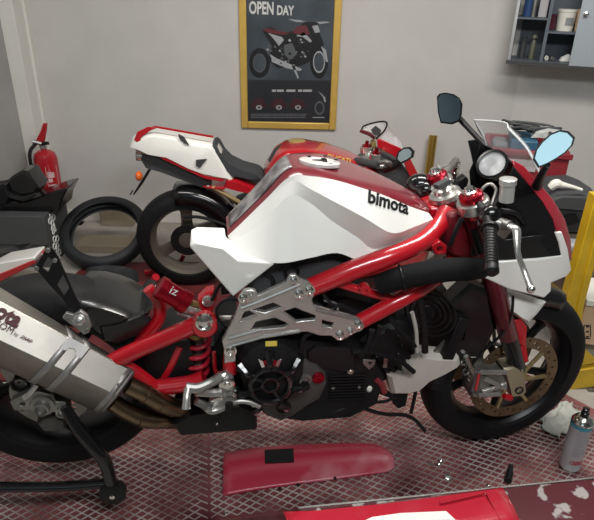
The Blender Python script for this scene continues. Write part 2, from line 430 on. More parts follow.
for k, (cpt, *ls) in enumerate(ST):
    l = [B.L(P(*q)) for q in ls]
    if cpt is None:
        c = V((l[0].x, 0, l[0].z + (.0 if k < 3 else .004)))
    else: c = B.L(P(cpt[0], cpt[1], 0))
    mid = V(((c.x + l[0].x) / 2, l[0].y * .58, (c.z * .72 + l[0].z * .28) + (.004 if cpt else .006)))
    q3 = V(((c.x + l[0].x * 3) / 4, l[0].y * .86, (c.z * .36 + l[0].z * .64) + .005))
    q5 = V((l[3].x, 0, l[3].z))
    rows.append([c, mid, q3] + l)
cols = []
for j in range(len(rows[0])):
    cols.append(catmull([r[j] for r in rows], 5))
N = len(cols[0]); seq = cols                     # cols[j][i]
tk = M()
def strip(js, mi, sgn):
    g = [[B.w(seq[j][i].x, sgn * seq[j][i].y, seq[j][i].z) for j in js] for i in range(N)]
    tk.rings(g, closed=False, cap=False, mi=mi)
for sgn in (1, -1):
    strip((0, 1, 2, 3), 0, sgn); strip((3, 4), 1, sgn); strip((4, 5), 1, sgn); strip((5, 6), 1, sgn)
# tip and underside caps
nj = len(seq)
tip = [B.w(seq[j][-1].x, seq[j][-1].y, seq[j][-1].z) for j in range(nj)] + [B.w(seq[j][-1].x, -seq[j][-1].y, seq[j][-1].z) for j in range(nj - 1, 0, -1)]
tk.add(tip, [tuple(range(len(tip)))], 0)
tk.rings([[B.w(seq[nj - 1][i].x, sg * seq[nj - 1][i].y, seq[nj - 1][i].z) for sg in (1, -1)] for i in range(N)], closed=False, cap=False, mi=1)
tank = tk.build('fuel_tank', [dred, white], bike, ang=40)
def hard(o, lines):                                        # crisp character lines of the bodywork
    me = o.data; o0 = V(bike['_o']); key = {}
    for j in lines:
        for i in range(N):
            for sg in (1, -1):
                q = B.w(seq[j][i].x, sg * seq[j][i].y, seq[j][i].z) - o0; key.setdefault((round(q.x, 4), round(q.y, 4), round(q.z, 4)), set()).add(j)
    tags = [key.get((round(v.co.x, 4), round(v.co.y, 4), round(v.co.z, 4)), set()) for v in me.vertices]
    at = me.attributes.get('sharp_edge') or me.attributes.new('sharp_edge', 'BOOLEAN', 'EDGE')
    for e in me.edges:
        if tags[e.vertices[0]] & tags[e.vertices[1]]: at.data[e.index].value = True
hard(tank, (3, 4, 5))
# dark rear trim with lighter decals
def tp(i, sgn, j, f=0, up=.002):
    a = seq[j][i]; return B.w(a.x - up * .7, sgn * a.y, a.z + up)
tr = M(); g = [[tp(i, s_, j) for s_, j in ((1, 1), (1, 0), (-1, 1), (-1, 2))] for i in range(1, 17)]
tr.rings(g, closed=False, cap=False); tr.build('rear_pad', mat('pad_black', (.05, .045, .05), .3, 0, .4, col2=(.30, .28, .28), vs=22), bike, ang=60, solid=.001)
# filler cap
cc = P(319.5, 162.5, 0); nrm = V((0, 0, 1)) + B.d * .02
nrm = (V((0, 0, 1)) + B.d * .10 - B.n * .10).normalized()
M().lathe(cc - nrm * .004, nrm, [(0, .056), (.008, .056), (.010, .053), (.010, .037), (.008, .035), (.009, .02), (.009, .001)], 40).build('filler_cap', mat('cap_white', (.68, .66, .64), .3, .2), bike)
fk = M()
for a in range(6):
    e = B.d * math.cos(a * 1.047) + B.n * math.sin(a * 1.047); fk.lathe(cc + e * .045 + nrm * .005, nrm, [(0, .005), (.003, .005)], 8)
fk.box(cc + nrm * .006, B.d, B.n, nrm, .04, .008, .004); fk.box(cc + nrm * .006 + B.d * .012, B.d, B.n, nrm, .012, .03, .004)
fk.build('cap_bolts', text_blk, bike)
# tank lettering
w_ = .150
a_, b_ = P(371, 202.0, .1575), P(412.5, 214.5, .128)
text('tank_lettering', 'bimota', a_, b_, P(369, 191, .150) - a_, (B.n * .9 + V((0, 0, .45)) + B.d * .25), text_blk, bike, depth=.0, bold=.035, squash=1.0, wrap=tank)
# side wedge panel under the tank's rear
def wedge():
    o = [(189.5, 247, .15), (191, 236, .12), (197, 233, .08), (225, 234, .075), (226, 243, .115), (240, 254, .145), (275, 264, .168), (233, 297, .15)]
    m_ = M(); pts = pw(B, o); c = P(218, 255, .172); b2 = [p - B.n * .04 for p in pts]
    k = [P(197, 243, .155), P(224, 248, .158), P(238, 261, .172)]
    vs = pts + k + b2
    fs = [(1, 2, 8), (2, 3, 9, 8), (3, 4, 9), (0, 1, 8), (4, 5, 10, 9), (5, 6, 10), (8, 9, 10, 7), (0, 8, 7), (10, 6, 7)]
    n = 8
    for i in range(8): fs.append((i, (i + 1) % 8, 11 + (i + 1) % 8, 11 + i))
    return m_.add(vs, fs)
wedge().build('side_panel', white, bike, bevel=.004, ang=25)
#mp = wedge(); mp.v = [B.mir(p) for p in mp.v]; mp.build('side_panel', white, bike, bevel=.004, ang=25)

# --- frame tubes
def both(mk, name, mt, **k):
    a = mk(); a.build(name, mt, bike, **k)
    b = mk(); b.v = [B.mir(p) for p in b.v]; b.build(name, mt, bike, **k)
both(lambda: M().tube(pw(B, [(309, 288, .17), (330, 279.5, .172), (354, 269.5, .172), (383, 259, .168), (406, 250, .15), (424, 240, .118), (438, 226, .075), (447, 212, .04)]), [.026, .027, .027, .027, .026, .026, .026, .028], 18), 'frame_tube', red)
both(lambda: M().tube(pw(B, [(359, 322, .172), (380, 311, .170), (402, 299, .165), (424, 287, .14), (445, 271, .09), (458, 255, .045)]), .0225, 18), 'frame_tube', red)
both(lambda: M().tube(pw(B, [(338, 283, .165), (363, 291, .165), (394, 299, .162)]), .012, 12), 'frame_brace', red)
M().lathe(P(363.6, 286.5, .172), B.n, [(0, .014), (.022, .014), (.024, .010), (.024, .006), (.018, .006)], 20).build('frame_boss', red, bike)
M().plate(pw(B, [(431, 246, .14), (440, 241, .14), (447, 246, .14), (446, 254, .14), (436, 255, .14)]), B.n * -.02, [[P(440 + 3.2 * math.cos(a), 249.5 + 3.2 * math.sin(a), .14) for a in [k * .785 for k in range(8)]]]).build('frame_tab', red, bike, bevel=.002)
# headstock
ht, hb = P(449, 196, 0), P(470, 262, 0)
M().lathe(ht, hb - ht, [(0, .036), (.03, .040), (.06, .034), (.14, .034), (.19, .040), (.22, .036)], 24).build('headstock', red, bike)
M().plate(pw(B, [(429, 208, .03), (447, 206, .03), (464, 252, .03), (455, 268, .03), (440, 250, .03), (434, 232, .03)]), B.n * -.06).build('headstock_gusset', red, bike, bevel=.008)
M().plate(pw(B, [(447, 215, .09), (462, 212, .09), (474, 240, .09), (472, 262, .09), (452, 256, .09), (446, 238, .09)]), B.n * -.18).build('steering_head_shroud', mat('shroud_dark_red', (.16, .006, .012), .45), bike, bevel=.012)

# --- machined side plate
H_ = lambda L: pw(B, [(x, y, .195) for x, y in L])
oP = H_([(224, 350), (222, 341), (227, 332), (236, 314), (239, 305), (240, 297), (244, 291), (250, 290), (256, 291), (258, 296), (270, 290), (286, 283), (290, 276), (296, 275), (300, 279), (308, 281.5), (314, 287), (315, 294), (312, 300), (314, 306), (332, 312), (352, 317), (361, 320), (365, 326), (362, 331), (354, 334), (345, 339), (338, 341), (331, 336), (320, 336), (307, 332), (277, 335), (250, 341), (236, 345), (236, 362), (224, 364)])
hP = [H_([(253, 310), (273, 303), (282, 307), (265, 313)]), H_([(250, 331), (256, 322), (275, 318), (289, 324), (284, 327.5)]),
      H_([(282, 312), (295, 308), (316, 316), (315, 320), (297, 322)]), H_([(240, 322), (244, 312.5), (249, 311), (258, 315.5)]), H_([(322, 320), (334, 323), (331, 328), (322, 326)])]
M().plate(oP, B.n * -.016, hP).build('side_plate', silver, bike, bevel=.0025)
mp = M().plate(oP, B.n * -.016, hP); mp.v = [B.mir(p) for p in mp.v]; mp.build('side_plate', silver, bike, bevel=.0025)
# raised ribs on the plate
rb = M()
for L in ([(229, 338), (262, 329)], [(241, 308), (262, 300), (300, 284)], [(226, 347), (262, 337), (300, 331)], [(316, 309), (346, 316), (358, 319)]):
    rb.tube(pw(B, [(x, y, .196) for x, y in L]), .0055, 8, smooth=False)
rb.build('plate_rib', silver, bike)
for (x, y, r_) in ((243.5, 298, .011), (299.5, 294, .011), (309.5, 290.5, .011), (294, 280, .008), (358.5, 324.5, .011), (340, 335.5, .011), (350, 331, .008), (230.4, 351, .013), (251, 295, .005)):
    c = P(x, y, .195); M().lathe(c, B.n, [(0, r_ * 1.3), (.003, r_ * 1.3), (.003, r_), (.009, r_), (.010, r_ * .8), (.010, r_ * .5), (.005, r_ * .45)], 16).build('bolt', chrome, bike)

# --- engine
eng = M().puff(pw(B, [(262, 336, .12), (300, 330, .12), (345, 335, .12), (372, 345, .12), (385, 372, .12), (378, 398, .12), (350, 412, .12), (300, 416, .12), (262, 410, .12), (243, 392, .12), (243, 350, .12)]), B.n, [(-.26, .9), (-.22, 1), (0, 1), (.035, .93)])
eng.build('crankcase', blk2, bike, ang=40)
M().puff(pl(B, [(289, 362), (300, 358), (316, 362), (325, 370), (327, 380), (320, 396), (308, 403), (292, 414), (280, 419), (266, 414), (258, 404), (262, 390)], .16), B.n, [(-.05, 1), (.0, 1), (.012, .95), (.016, .85)]).build('engine_cover', engrey, bike, ang=30)
M().lathe(P(283, 406, .172), B.n, [(0, .022), (.006, .022), (.007, .016), (.003, .015), (.003, .001)], 24).build('inspection_plug', blk, bike)
M().lathe(P(305, 378, .172), B.n, [(0, .019), (.010, .019), (.012, .012), (.006, .011), (.006, .001)], 24).build('oil_sight_glass', darksil, bike)
M().lathe(P(318, 376.5, .172), B.n, [(0, .018), (.010, .018), (.014, .012), (.014, .006), (.009, .005)], 20).build('oil_filler_cap', anod, bike)
# clutch cover: outer housing, arched cage and star
cc = P(270, 377, .20)
ax, u, w = basis(B.n)
M().puff([P(x, y, .185) for x, y in [(238, 372), (240, 355), (249, 344), (261, 339), (283, 339), (296, 346), (304, 358), (303, 372), (297, 388), (286, 400), (262, 402), (246, 394)]], B.n, [(-.05, 1), (0, 1), (.018, .93), (.022, .84)]).build('clutch_housing', blk2, bike, ang=30)
cc = P(270, 383, .205)
M().torus(cc + B.n * .010, B.n, .056, .009, 48, 10).build('clutch_ring', gblk, bike)
M().torus(cc + B.n * .008, B.n, .022, .006, 32, 10).build('clutch_ring', gblk, bike)
for k in range(7):
    a = 2 * math.pi * k / 7 + .25; e = u * math.cos(a) + w * math.sin(a)
    M().tube([cc + B.n * .010 + e * .056, cc + B.n * .016 + e * .078, cc - B.n * .004 + e * .104], [.009, .010, .016], 8).build('clutch_cage_spoke', gblk, bike)
    if k % 2 == 0: M().tube([cc + B.n * .008 + e * .02, cc + B.n * .010 + e * .056], .006, 8).build('clutch_cage_spoke', gblk, bike)
M().lathe(cc - B.n * .01, B.n, [(0, .052), (.006, .052), (.007, .04), (.010, .016), (.012, .014), (.012, .001)], 36).build('clutch_pressure_plate', mat('clutch_dark', (.05, .008, .012), .35, .5), bike)
a_ = P(263.5, 363, .208)
M().plate(pw(B, [(263, 361, .215), (277, 361, .215), (275, 366, .215), (265, 366, .215)]), B.n * -.004).build('clutch_window', anod, bike, bevel=.001)
for q_ in ([(263, 361), (258, 359), (262, 369), (265, 367)], [(277, 361), (282, 359), (278, 369), (275, 367)]):
    M().plate(pl(B, q_, .216), B.n * -.005).build('cage_edge', chrome, bike, bevel=.001)
M().plate(pw(B, [(265.5, 342, .208), (277, 341.5, .208), (277, 346, .208), (265.5, 346.5, .208)]), B.n * -.003).build('warning_sticker', text_y, bike)
# belt covers, airbox side, cylinders
M().puff(pl(B, [(306, 349), (314, 343), (335, 343), (350, 345), (355, 352), (355, 366), (345, 370), (330, 366), (312, 374), (306, 366)], .15), B.n, [(-.06, 1), (0, 1), (.014, .92)]).build('belt_cover', blk, bike, ang=30)
M().puff(pl(B, [(243, 283), (252, 276), (270, 268), (296, 262), (316, 258), (336, 254), (352, 260), (330, 272), (312, 281), (292, 279), (270, 292), (250, 292)], .10), B.n, [(-.2, 1), (0, 1), (.02, .9)]).build('airbox', plastic_d, bike, ang=30)
M().torus(P(262, 284, .125), B.n, .032, .005, 32, 8).torus(P(292, 272, .125), B.n, .018, .004, 24, 8).build('airbox_rim', blk, bike)
# rear vertical cylinder and front horizontal cylinder with fins
def cyl(c0, c1, r, n, name):
    c0, c1 = V(c0), V(c1); d = (c1 - c0) / n; m_ = M(); prof = []
    L = (c1 - c0).length
    for i in range(n):
        t = L * i / n; prof += [(t, r * .88), (t + L / n * .3, r * .88), (t + L / n * .35, r), (t + L / n * .85, r), (t + L / n * .9, r * .88)]
    m_.lathe(c0, c1 - c0, prof, 28); m_.build(name, blk2, bike, ang=20)
cyl(P(300, 345, .03), P(312, 292, .03), .085, 9, 'rear_cylinder')
cyl(P(352, 366, .05), P(408, 336, .05), .085, 10, 'front_cylinder')
M().puff(pl(B, [(356, 340), (372, 328), (398, 318), (414, 322), (418, 342), (408, 362), (384, 374), (362, 366)], .12), B.n, [(-.2, .95), (-.03, 1), (0, .92), (.012, .7)]).build('cylinder_head', blk2, bike, ang=30)
M().puff(pl(B, [(325, 300), (345, 296), (372, 303), (358, 314), (340, 330), (322, 322)], .10), B.n, [(-.2, 1), (0, 1), (.01, .9)]).build('throttle_body', blk2, bike, ang=30)
for L, r_, mt in (([(316, 303), (328, 310), (340, 305), (356, 312)], .006, blk), ([(322, 292), (330, 302), (346, 308)], .005, blk), ([(324, 300), (336, 304), (338, 312)], .004, darksil),
               ([(372, 330), (368, 345), (360, 356)], .010, blk), ([(380, 326), (374, 342), (368, 352)], .008, blk), ([(390, 318), (400, 330), (416, 346)], .007, blk),
               ([(412, 312), (416, 330), (417, 352)], .006, mat('pale_hose', (.42, .40, .36), .6)), ([(420, 300), (424, 325), (425, 352)], .010, blk), ([(352, 352), (372, 352), (398, 360), (414, 372)], .008, blk),
               ([(300, 352), (304, 338), (316, 332), (336, 336)], .006, blk), ([(296, 346), (293, 356), (297, 366)], .008, blk)):
    M().tube(pw(B, [(x, y, .175) for x, y in L]), r_, 8).build('hose', mt, bike)
tb = M()
for k in range(9):
    a = 2 * math.pi * k / 9; tb.ball(P(385 + 17 * math.cos(a), 345 + 14 * math.sin(a), .13), .008)
tb.build('head_bolts', blk, bike)
M().plate(pl(B, [(363, 360), (376, 360), (374, 366), (369, 370), (363, 364)], .16), B.n * -.02, [pl(B, [(368, 362), (373, 362), (370, 366)], .16)]).build('bracket', darksil, bike, bevel=.001)
M().plate(pl(B, [(384, 358), (388, 358), (387, 368), (383, 368)], .15), B.n * -.01).build('nameplate', darksil, bike, bevel=.001)
# regulator with fins
rg = M().plate(pl(B, [(329, 375), (364, 373), (366, 400), (329, 401)], .15), B.n * -.03)
for k in range(9):
    y = 376 + k * 2.9; rg.plate(pl(B, [(329.5, y), (365, y - 1.2), (365, y + .2), (329.5, y + 1.4)], .162), B.n * -.014)
rg.build('voltage_regulator', blk, bike)
for x_, y_ in ((333, 388), (359, 387)): M().lathe(P(x_, y_, .163), B.n, [(0, .005), (.003, .005), (.004, .003)], 10).build('regulator_screw', darksil, bike)
M().ball(P(338, 409, .14), .04, .02, .018, (B.d + V((0, 0, .35)), B.n, V((0, 0, 1)))).build('horn', blk, bike)
M().ball(P(350, 371, .15), .012).build('union', mat('tan_metal', (.55, .42, .33), .3, .8), bike)
M().puff(pl(B, [(298, 404), (324, 398), (352, 402), (368, 398), (366, 406), (346, 412), (318, 417), (300, 416)], .12), B.n, [(-.2, 1), (0, 1)]).build('sump', blk2, bike)

# radiator, fans and ducts
rc = P(424, 322, .02)
fv = (P(436, 295, .02) - P(410, 362, .02)).normalized(); fwd = B.n.cross(fv).normalized()
rr_ = M().box(P(430, 325, -.02), fv, B.n, fwd, .26, .34, .035); rr_.build('radiator', blk2, bike, bevel=.003)
fan = M()
fc = P(430, 313, .13)
for r_ in (.030, .045, .060, .075): fan.torus(fc, B.n * .8 - B.d * .6, r_, .0028, 36, 6)
fan.lathe(fc - B.n * .01, B.n * .8 - B.d * .6, [(0, .02), (.012, .02), (.014, .01)], 20); fan.build('radiator_fan', blk, bike)
M().puff(pl(B, [(449, 302), (470, 283), (487, 290), (494, 330), (482, 356), (458, 358), (446, 345), (462, 340), (466, 320)], .11), B.n, [(-.05, 1), (0, 1), (.01, .9)]).build('radiator_shroud', carbon, bike, ang=30)
M().plate(pl(B, [(434, 353), (448, 338), (457, 330), (458, 334), (446, 348), (438, 356)], .125), B.n * -.01).build('shroud_trim', darksil, bike)
# intake hose wrapped in foam
M().tube(pw(B, [(380, 285, .17), (397, 279, .19), (420, 274, .20), (445, 270, .20), (470, 269, .19), (482, 268, .17)]), [.030, .031, .032, .032, .031, .028], 20).build('foam_wrapped_hose', foam, bike)
M().torus(P(402, 278, .19), P(420, 274, .20) - P(397, 279, .19), .034, .004, 24, 8).build('hose_band', blk, bike)

# coolant bottle
M().puff(pl(B, [(387, 375), (394, 376), (403, 374), (404.6, 365.5), (411, 360), (417, 351), (423, 354), (440, 356), (459, 357), (460, 364), (446, 372), (429, 380), (418, 390), (405, 393), (391, 393)], .14), B.n, [(-.06, .9), (-.045, 1), (0, 1), (.014, .88)]).build('coolant_bottle', plastic_w, bike, ang=40)
M().lathe(P(413, 357, .12), (0, 0, 1), [(0, .012), (.02, .012), (.022, .009)], 14).build('bottle_cap', blk, bike)
M().plate(pl(B, [(394, 393), (409, 391), (406, 406), (398, 409), (393, 404)], .12), B.n * -.03).build('lower_bracket', blk, bike, bevel=.003)
for L, w0, r_ in (([(353, 402), (366, 409), (385, 414), (404, 415), (415, 420), (425, 431)], .15, .006), ([(418, 378), (415, 395), (411, 413)], .12, .006), ([(362, 396), (378, 402), (392, 398), (384, 390), (368, 392)], .14, .005), ([(372, 384), (380, 392), (396, 398)], .14, .006)):
    M().tube(pw(B, [(x, y, w0) for x, y in L]), r_, 8).build('hose', blk, bike)
M().tube(pw(B, [(375, 378, .15), (381, 384, .15), (384, 392, .15)]), .011, 10).build('hose_joiner', mat('pinkish_metal', (.35, .06, .07), .3, .6), bike)
M().ball(P(369, 388, .15), .010, .01, .014).build('hose_joiner', ivory, bike)

# belly tray
M().puff(pl(B, [(173, 423), (190, 414), (240, 404), (257, 410), (257, 428), (180, 434)], .17), B.n, [(-.25, .95), (-.2, 1), (0, 1), (.008, .95)]).build('belly_tray', blk, bike, ang=30)
M().ball(P(217, 424, .19), .004).build('tray_bolt', chrome, bike)

# --- rearset
M().puff(pl(B, [(219, 376), (226, 372), (233, 376), (236, 392), (238, 400), (230, 404), (224, 410), (214, 413), (206, 408), (210, 400), (220, 396)], .21), B.n, [(-.012, 1), (0, 1), (.004, .9)]).build('rearset_plate', silver, bike, ang=30)
M().lathe(P(227, 384, .215), B.n, [(0, .022), (.006, .022), (.008, .017), (.004, .016), (.004, .009), (.012, .008), (.012, .001)], 24).build('rearset_pivot', chrome, bike)
M().tube(pw(B, [(186, 387, .235), (198, 388, .235), (212, 382, .225), (222, 376, .22)]), [.013, .014, .013, .015], 10).build('rearset_arm', silver, bike)
M().tube(pw(B, [(196, 392, .23), (212, 393, .22), (222, 392, .22)]), .012, 10).build('rearset_arm', silver, bike)
M().tube(pw(B, [(188, 389, .24), (186.5, 398, .26), (186, 409, .275)]), [.012, .010, .012], 12).build('footpeg', silver, bike)
M().tube(pw(B, [(196, 401, .22), (204, 405, .22), (210, 410, .22)]), .012, 10).build('footpeg_mount', darksil, bike)
M().tube(pw(B, [(206, 408, .225), (212, 411, .225), (222, 409, .225), (236, 402, .225), (248, 402, .225), (260, 407, .23)]), [.010, .010, .008, .007, .007, .006], 10).build('brake_pedal', silver, bike)
M().tube(pw(B, [(229, 403, .235), (229, 411, .24)]), .011, 12).build('pedal_rubber', blk, bike)
for x, y in ((213, 409), (222, 397), (234, 394), (254, 404)): M().lathe(P(x, y, .222), B.n, [(0, .007), (.006, .007), (.008, .004)], 12).build('rearset_bolt', chrome, bike)
M().tube(pw(B, [(229, 352, .17), (229, 362, .18), (230, 372, .18)]), [.016, .018, .02], 12).build('plate_strut', red, bike)

# --- swingarm
for L, r_, w0 in (([(108, 364), (130, 353), (165, 338), (205, 320.5)], [.024, .024, .023, .025], .145), ([(118, 362), (137, 374), (155, 388)], .021, .135), ([(148, 388), (170, 386), (190, 383), (204, 378)], .024, .13),
               ([(148, 288), (158, 301), (159, 318), (145, 337), (124, 356)], [.016, .017, .018, .019, .020], .075), ([(155, 388), (168, 370), (180, 345)], .014, .09)):
    M().tube(pw(B, [(x, y, w0) for x, y in L]), r_, 14).build('swingarm_tube', red, bike)
M().tube([B.mir(P(x, y, .02)) for x, y in ((120, 368), (150, 360), (190, 350))], .022, 12).build('swingarm_tube', red, bike)
M().puff(pl(B, [(142, 362), (152, 350), (172, 342), (190, 340), (196, 376), (156, 386)], .10), B.n, [(-.2, 1), (0, 1)]).build('swingarm_blocking_plate', blk, bike)  # black plate, widened to block pale bits showing behind the swingarm
M().lathe(P(204.6, 321, .14), B.n, [(0, .034), (.03, .034), (.034, .030), (.034, .024)], 28).build('swingarm_boss', red, bike)
M().lathe(P(204.6, 321, .165), B.n, [(0, .024), (.012, .024), (.014, .018), (.009, .016), (.012, .008), (.012, .001)], 24).build('pivot_bolt', chrome, bike)
# shock
s0, s1 = P(199, 326, .07), P(196, 380, .07)
coil = []; n = 90
sa, su, sw = basis(s1 - s0); SL = (s1 - s0).length
for i in range(n + 1):
    t = i / n; coil.append(s0 + sa * SL * (.1 + .85 * t) + (su * math.cos(t * 4.6 * 2 * math.pi) + sw * math.sin(t * 4.6 * 2 * math.pi)) * .032)
M().tube(coil, .0075, 8, smooth=False).build('shock_spring', spring_m, bike)
M().lathe(s0, sa, [(-.03, .012), (0, .014), (.0, .036), (.015, .036), (.016, .016), (SL * .98, .016), (SL, .034), (SL + .012, .034)], 20).build('shock_body', darksil, bike)
M().lathe(P(197, 331, .08), sa, [(0, .030), (.006, .032), (.012, .030)], 20).build('spring_collar', mat('brass_collar', (.4, .3, .1), .35, .8), bike)
r0, r1 = P(158, 286, .12), P(187, 303, .12)
ra = (r1 - r0).normalized(); RL = (r1 - r0).length
M().lathe(r0, ra, [(0, .024), (.002, .031), (.02, .031), (.022, .028), (RL * .75, .028), (RL * .76, .032), (RL, .032), (RL + .003, .026)], 28).build('shock_reservoir', anod, bike)
text('reservoir_mark', 'iz', P(169, 293, .152), P(176, 296, .152), V((0, 0, 1)), B.n * .8 + V((0, 0, .5)), text_w, bike, depth=.004)
M().tube(pw(B, [(190, 304, .10), (198, 306, .08), (204, 310, .07)]), .012, 10).build('reservoir_hose', gold, bike)
M().puff(pl(B, [(198, 300), (206, 292), (214, 290), (217, 297), (212, 312), (202, 316)], .09), B.n, [(-.03, 1), (0, 1), (.006, .85)]).build('rocker', red, bike, ang=30)
M().lathe(P(208, 300, .095), B.n, [(0, .016), (.010, .016), (.012, .01)], 18).build('rocker_bolt', silver, bike)
M().tube(pw(B, [(179, 304, .13), (190, 310, .13), (200, 313, .12)]), .010, 10).tube(pw(B, [(178, 312, .12), (196, 318, .12)]), .008, 10).build('linkage_rod', silver, bike)
M().tube(pw(B, [(212, 318, .10), (222, 318, .12), (232, 318, .13)]), .008, 8).build('linkage_rod', darksil, bike)
M().tube(pw(B, [(214, 352, .12), (216, 372, .12), (226, 372, .12)]), .006, 8).build('shock_link', red, bike)
M().puff(pl(B, [(176, 350), (190, 346), (214, 346), (222, 330), (238, 318), (240, 345), (238, 372), (214, 380), (180, 376)], .04), B.n, [(-.16, 1), (0, 1)]).build('rear_engine_mount', blk2, bike)
M().tube(pw(B, [(212, 300, .11), (220, 285, .12), (232, 276, .12), (245, 270, .12)]), .005, 8).build('hose', blk, bike)
M().tube(pw(B, [(240, 300, .14), (225, 300, .14), (216, 312, .14), (226, 330, .14)]), .004, 8).build('cable', blk, bike)

# --- hugger
#HUG
hg = M().puff(pl(B, [(99, 326), (118, 323), (142, 314), (150, 320), (140, 334), (118, 344), (104, 340)], .105), B.n, [(-.02, 1), (0, 1), (.006, .9)]); hg.build('hugger_side', carbon, bike, ang=30)

lobe([(79, 290), (80, 280), (86, 275), (100, 275.5), (118, 280), (134, 286), (147, 294), (153, 304), (149, 314), (135, 322), (116, 327), (101, 327), (90, 318), (83, 304)], .105, carbon, 'rear_hugger', B, .8, bike, 50)
# --- tail bracket plate
tbp = M().plate(pl(B, [(34.6, 268), (47, 247), (52, 248), (58, 257), (66, 275), (76, 298), (88, 318), (84, 322), (72, 316), (62, 299), (50, 286)], .16), B.n * -.006, [pl(B, [(42, 268), (48, 257), (53, 261), (48, 272)], .16), pl(B, [(57, 285), (63, 275), (69, 288), (64, 296)], .16)])
tbp.build('silencer_bracket', blk, bike, bevel=.0015)
tb2 = M()
for x, y in ((48, 250), (37, 268), (55, 260)): tb2.lathe(P(x, y, .16), B.n, [(0, .006), (.005, .006), (.006, .004)], 10)
tb2.build('bracket_bolt', darksil, bike)

# --- silencer
def ext(a, b, t): return (a[0] + (b[0] - a[0]) * t, a[1] + (b[1] - a[1]) * t)
E_ = [((131, 366), (0, 287), .10), ((134.5, 371.5), (3, 303), .165), ((116, 396), (-22, 331), .225), ((101, 413), (-38, 347), .20), ((96, 412), (-42, 348), .12), ((124, 385), (-8, 305), .06)]
def sec(t, sh=1.0):
    pts = [P(*ext(a, b, t), w) for a, b, w in E_]; c = sum(pts, V()) / len(pts); return [c + (p - c) * sh for p in pts]
M().rings([sec(-.01, .93), sec(0), sec(.5), sec(1), sec(1.5), sec(1.52, .93)]).build('silencer', steel, bike, bevel=.006)
M().rings([sec(.012, 1.015), sec(.05, 1.015)], cap=False).build('silencer_end_band', steel2, bike, solid=.001)
M().rings([sec(.005, 1.006), sec(-.012, .9)], cap=False).build('silencer_end_cap', steel2, bike, solid=.001)
def sfp(px, py, off=0):                       # point on the silencer's main face
    a, b, c = P(134.5, 371.5, .175), P(0, 302, .175), P(116, 396, .225); n = (b - a).cross(c - a).normalized()
    if n.dot(FW) > 0: n = -n
    return hit(px, py, a + n * off, n), n
face_n = sfp(50, 350)[1]
# strap (follows the section) with slot
for ta, tb__ in ((.335, .385), (.455, .505)):
    M().rings([sec(ta, 1.014), sec(tb__, 1.014)], cap=False).build('silencer_strap', steel2, bike, solid=-.003)
def fq(L, off): return [sfp(x, y, off)[0] for x, y in L]
M().plate([(sec(t, 1.014)[j]).lerp(sec(t, 1.014)[2], f_) for t, j, f_ in ((.345, 1, 0), (.50, 1, 0), (.50, 1, .42), (.462, 1, .42), (.452, 1, .30), (.425, 1, .24), (.398, 1, .30), (.388, 1, .42), (.345, 1, .42))], face_n * .003).build('strap_yoke', steel2, bike)
M().plate([(sec(t, 1.014)[0]).lerp(sec(t, 1.014)[1], f_) for t, f_ in ((.345, 0), (.50, 0), (.50, 1), (.345, 1))], face_n * .003).build('strap_yoke', steel2, bike)
M().plate(pl(B, [(62, 318), (66, 313), (73, 315), (80, 311), (87, 316), (91, 327), (89, 333), (84, 335)], .172), B.n * -.012).build('strap_clamp', steel2, bike, bevel=.002)
M().lathe(P(79.5, 320, .173), B.n + V((0, 0, .3)), [(0, .016), (.006, .016), (.012, .011), (.014, .004)], 20).build('strap_bolt', silver, bike)
for x, y in ((68, 318), (87, 329)): M().lathe(P(x, y, .173), B.n, [(0, .005), (.005, .005), (.006, .003)], 10).build('rivet', darksil, bike)
for x, y in ((118.6, 384),):
    M().lathe(sfp(x, y, 0)[0], face_n, [(0, .005), (.005, .005), (.007, .003)], 10).build('rivet', darksil, bike)
sup = sfp(20, 330)[0] - sfp(26, 344)[0]
text('silencer_lettering', 'bimota', sfp(-34, 301, 0)[0], sfp(16.5, 328.5, 0)[0], sup, face_n, text_mar, bike, depth=.002, bold=.04, squash=1.1)
text('silencer_lettering', 'CORSE COM', sfp(-38, 308, 0)[0], sfp(11.5, 334, 0)[0], sup, face_n, text_mar, bike, depth=.002, squash=1.0)
text('silencer_lettering', 'by', sfp(13, 335.5, 0)[0], sfp(17, 337.5, 0)[0], sup, face_n, text_mar, bike, depth=.002)
text('silencer_lettering', 'ZARD', sfp(19.5, 337, 0)[0], sfp(31.5, 343, 0)[0], sup, face_n, text_mar, bike, depth=.002, bold=.03, shear=.4, squash=.9)
# pipes
M().tube(pw(B, [(128, 385, .17), (142, 392, .17), (160, 402, .165), (176, 408, .15), (196, 411, .12), (212, 410, .08)]), [.026, .026, .027, .027, .027, .026], 20).build('exhaust_pipe', bronze, bike)
M().tube(pw(B, [(112, 402, .15), (126, 411, .15), (146, 419, .145), (164, 420, .13), (184, 420, .10), (205, 419, .06)]), [.025, .025, .026, .026, .026, .026], 20).build('exhaust_pipe', bronze, bike)
for x, y, dx, dy, w0 in ((146, 394.5, 16, 8, .168), (161.5, 402.8, 16, 6, .163), (141, 417.5, 18, 5, .147), (191, 411, 18, 0, .125)):
    c = P(x, y, w0); M().torus(c, P(x + dx, y + dy, w0) - c, .0275, .002, 28, 6).build('weld_ring', bronze, bike)

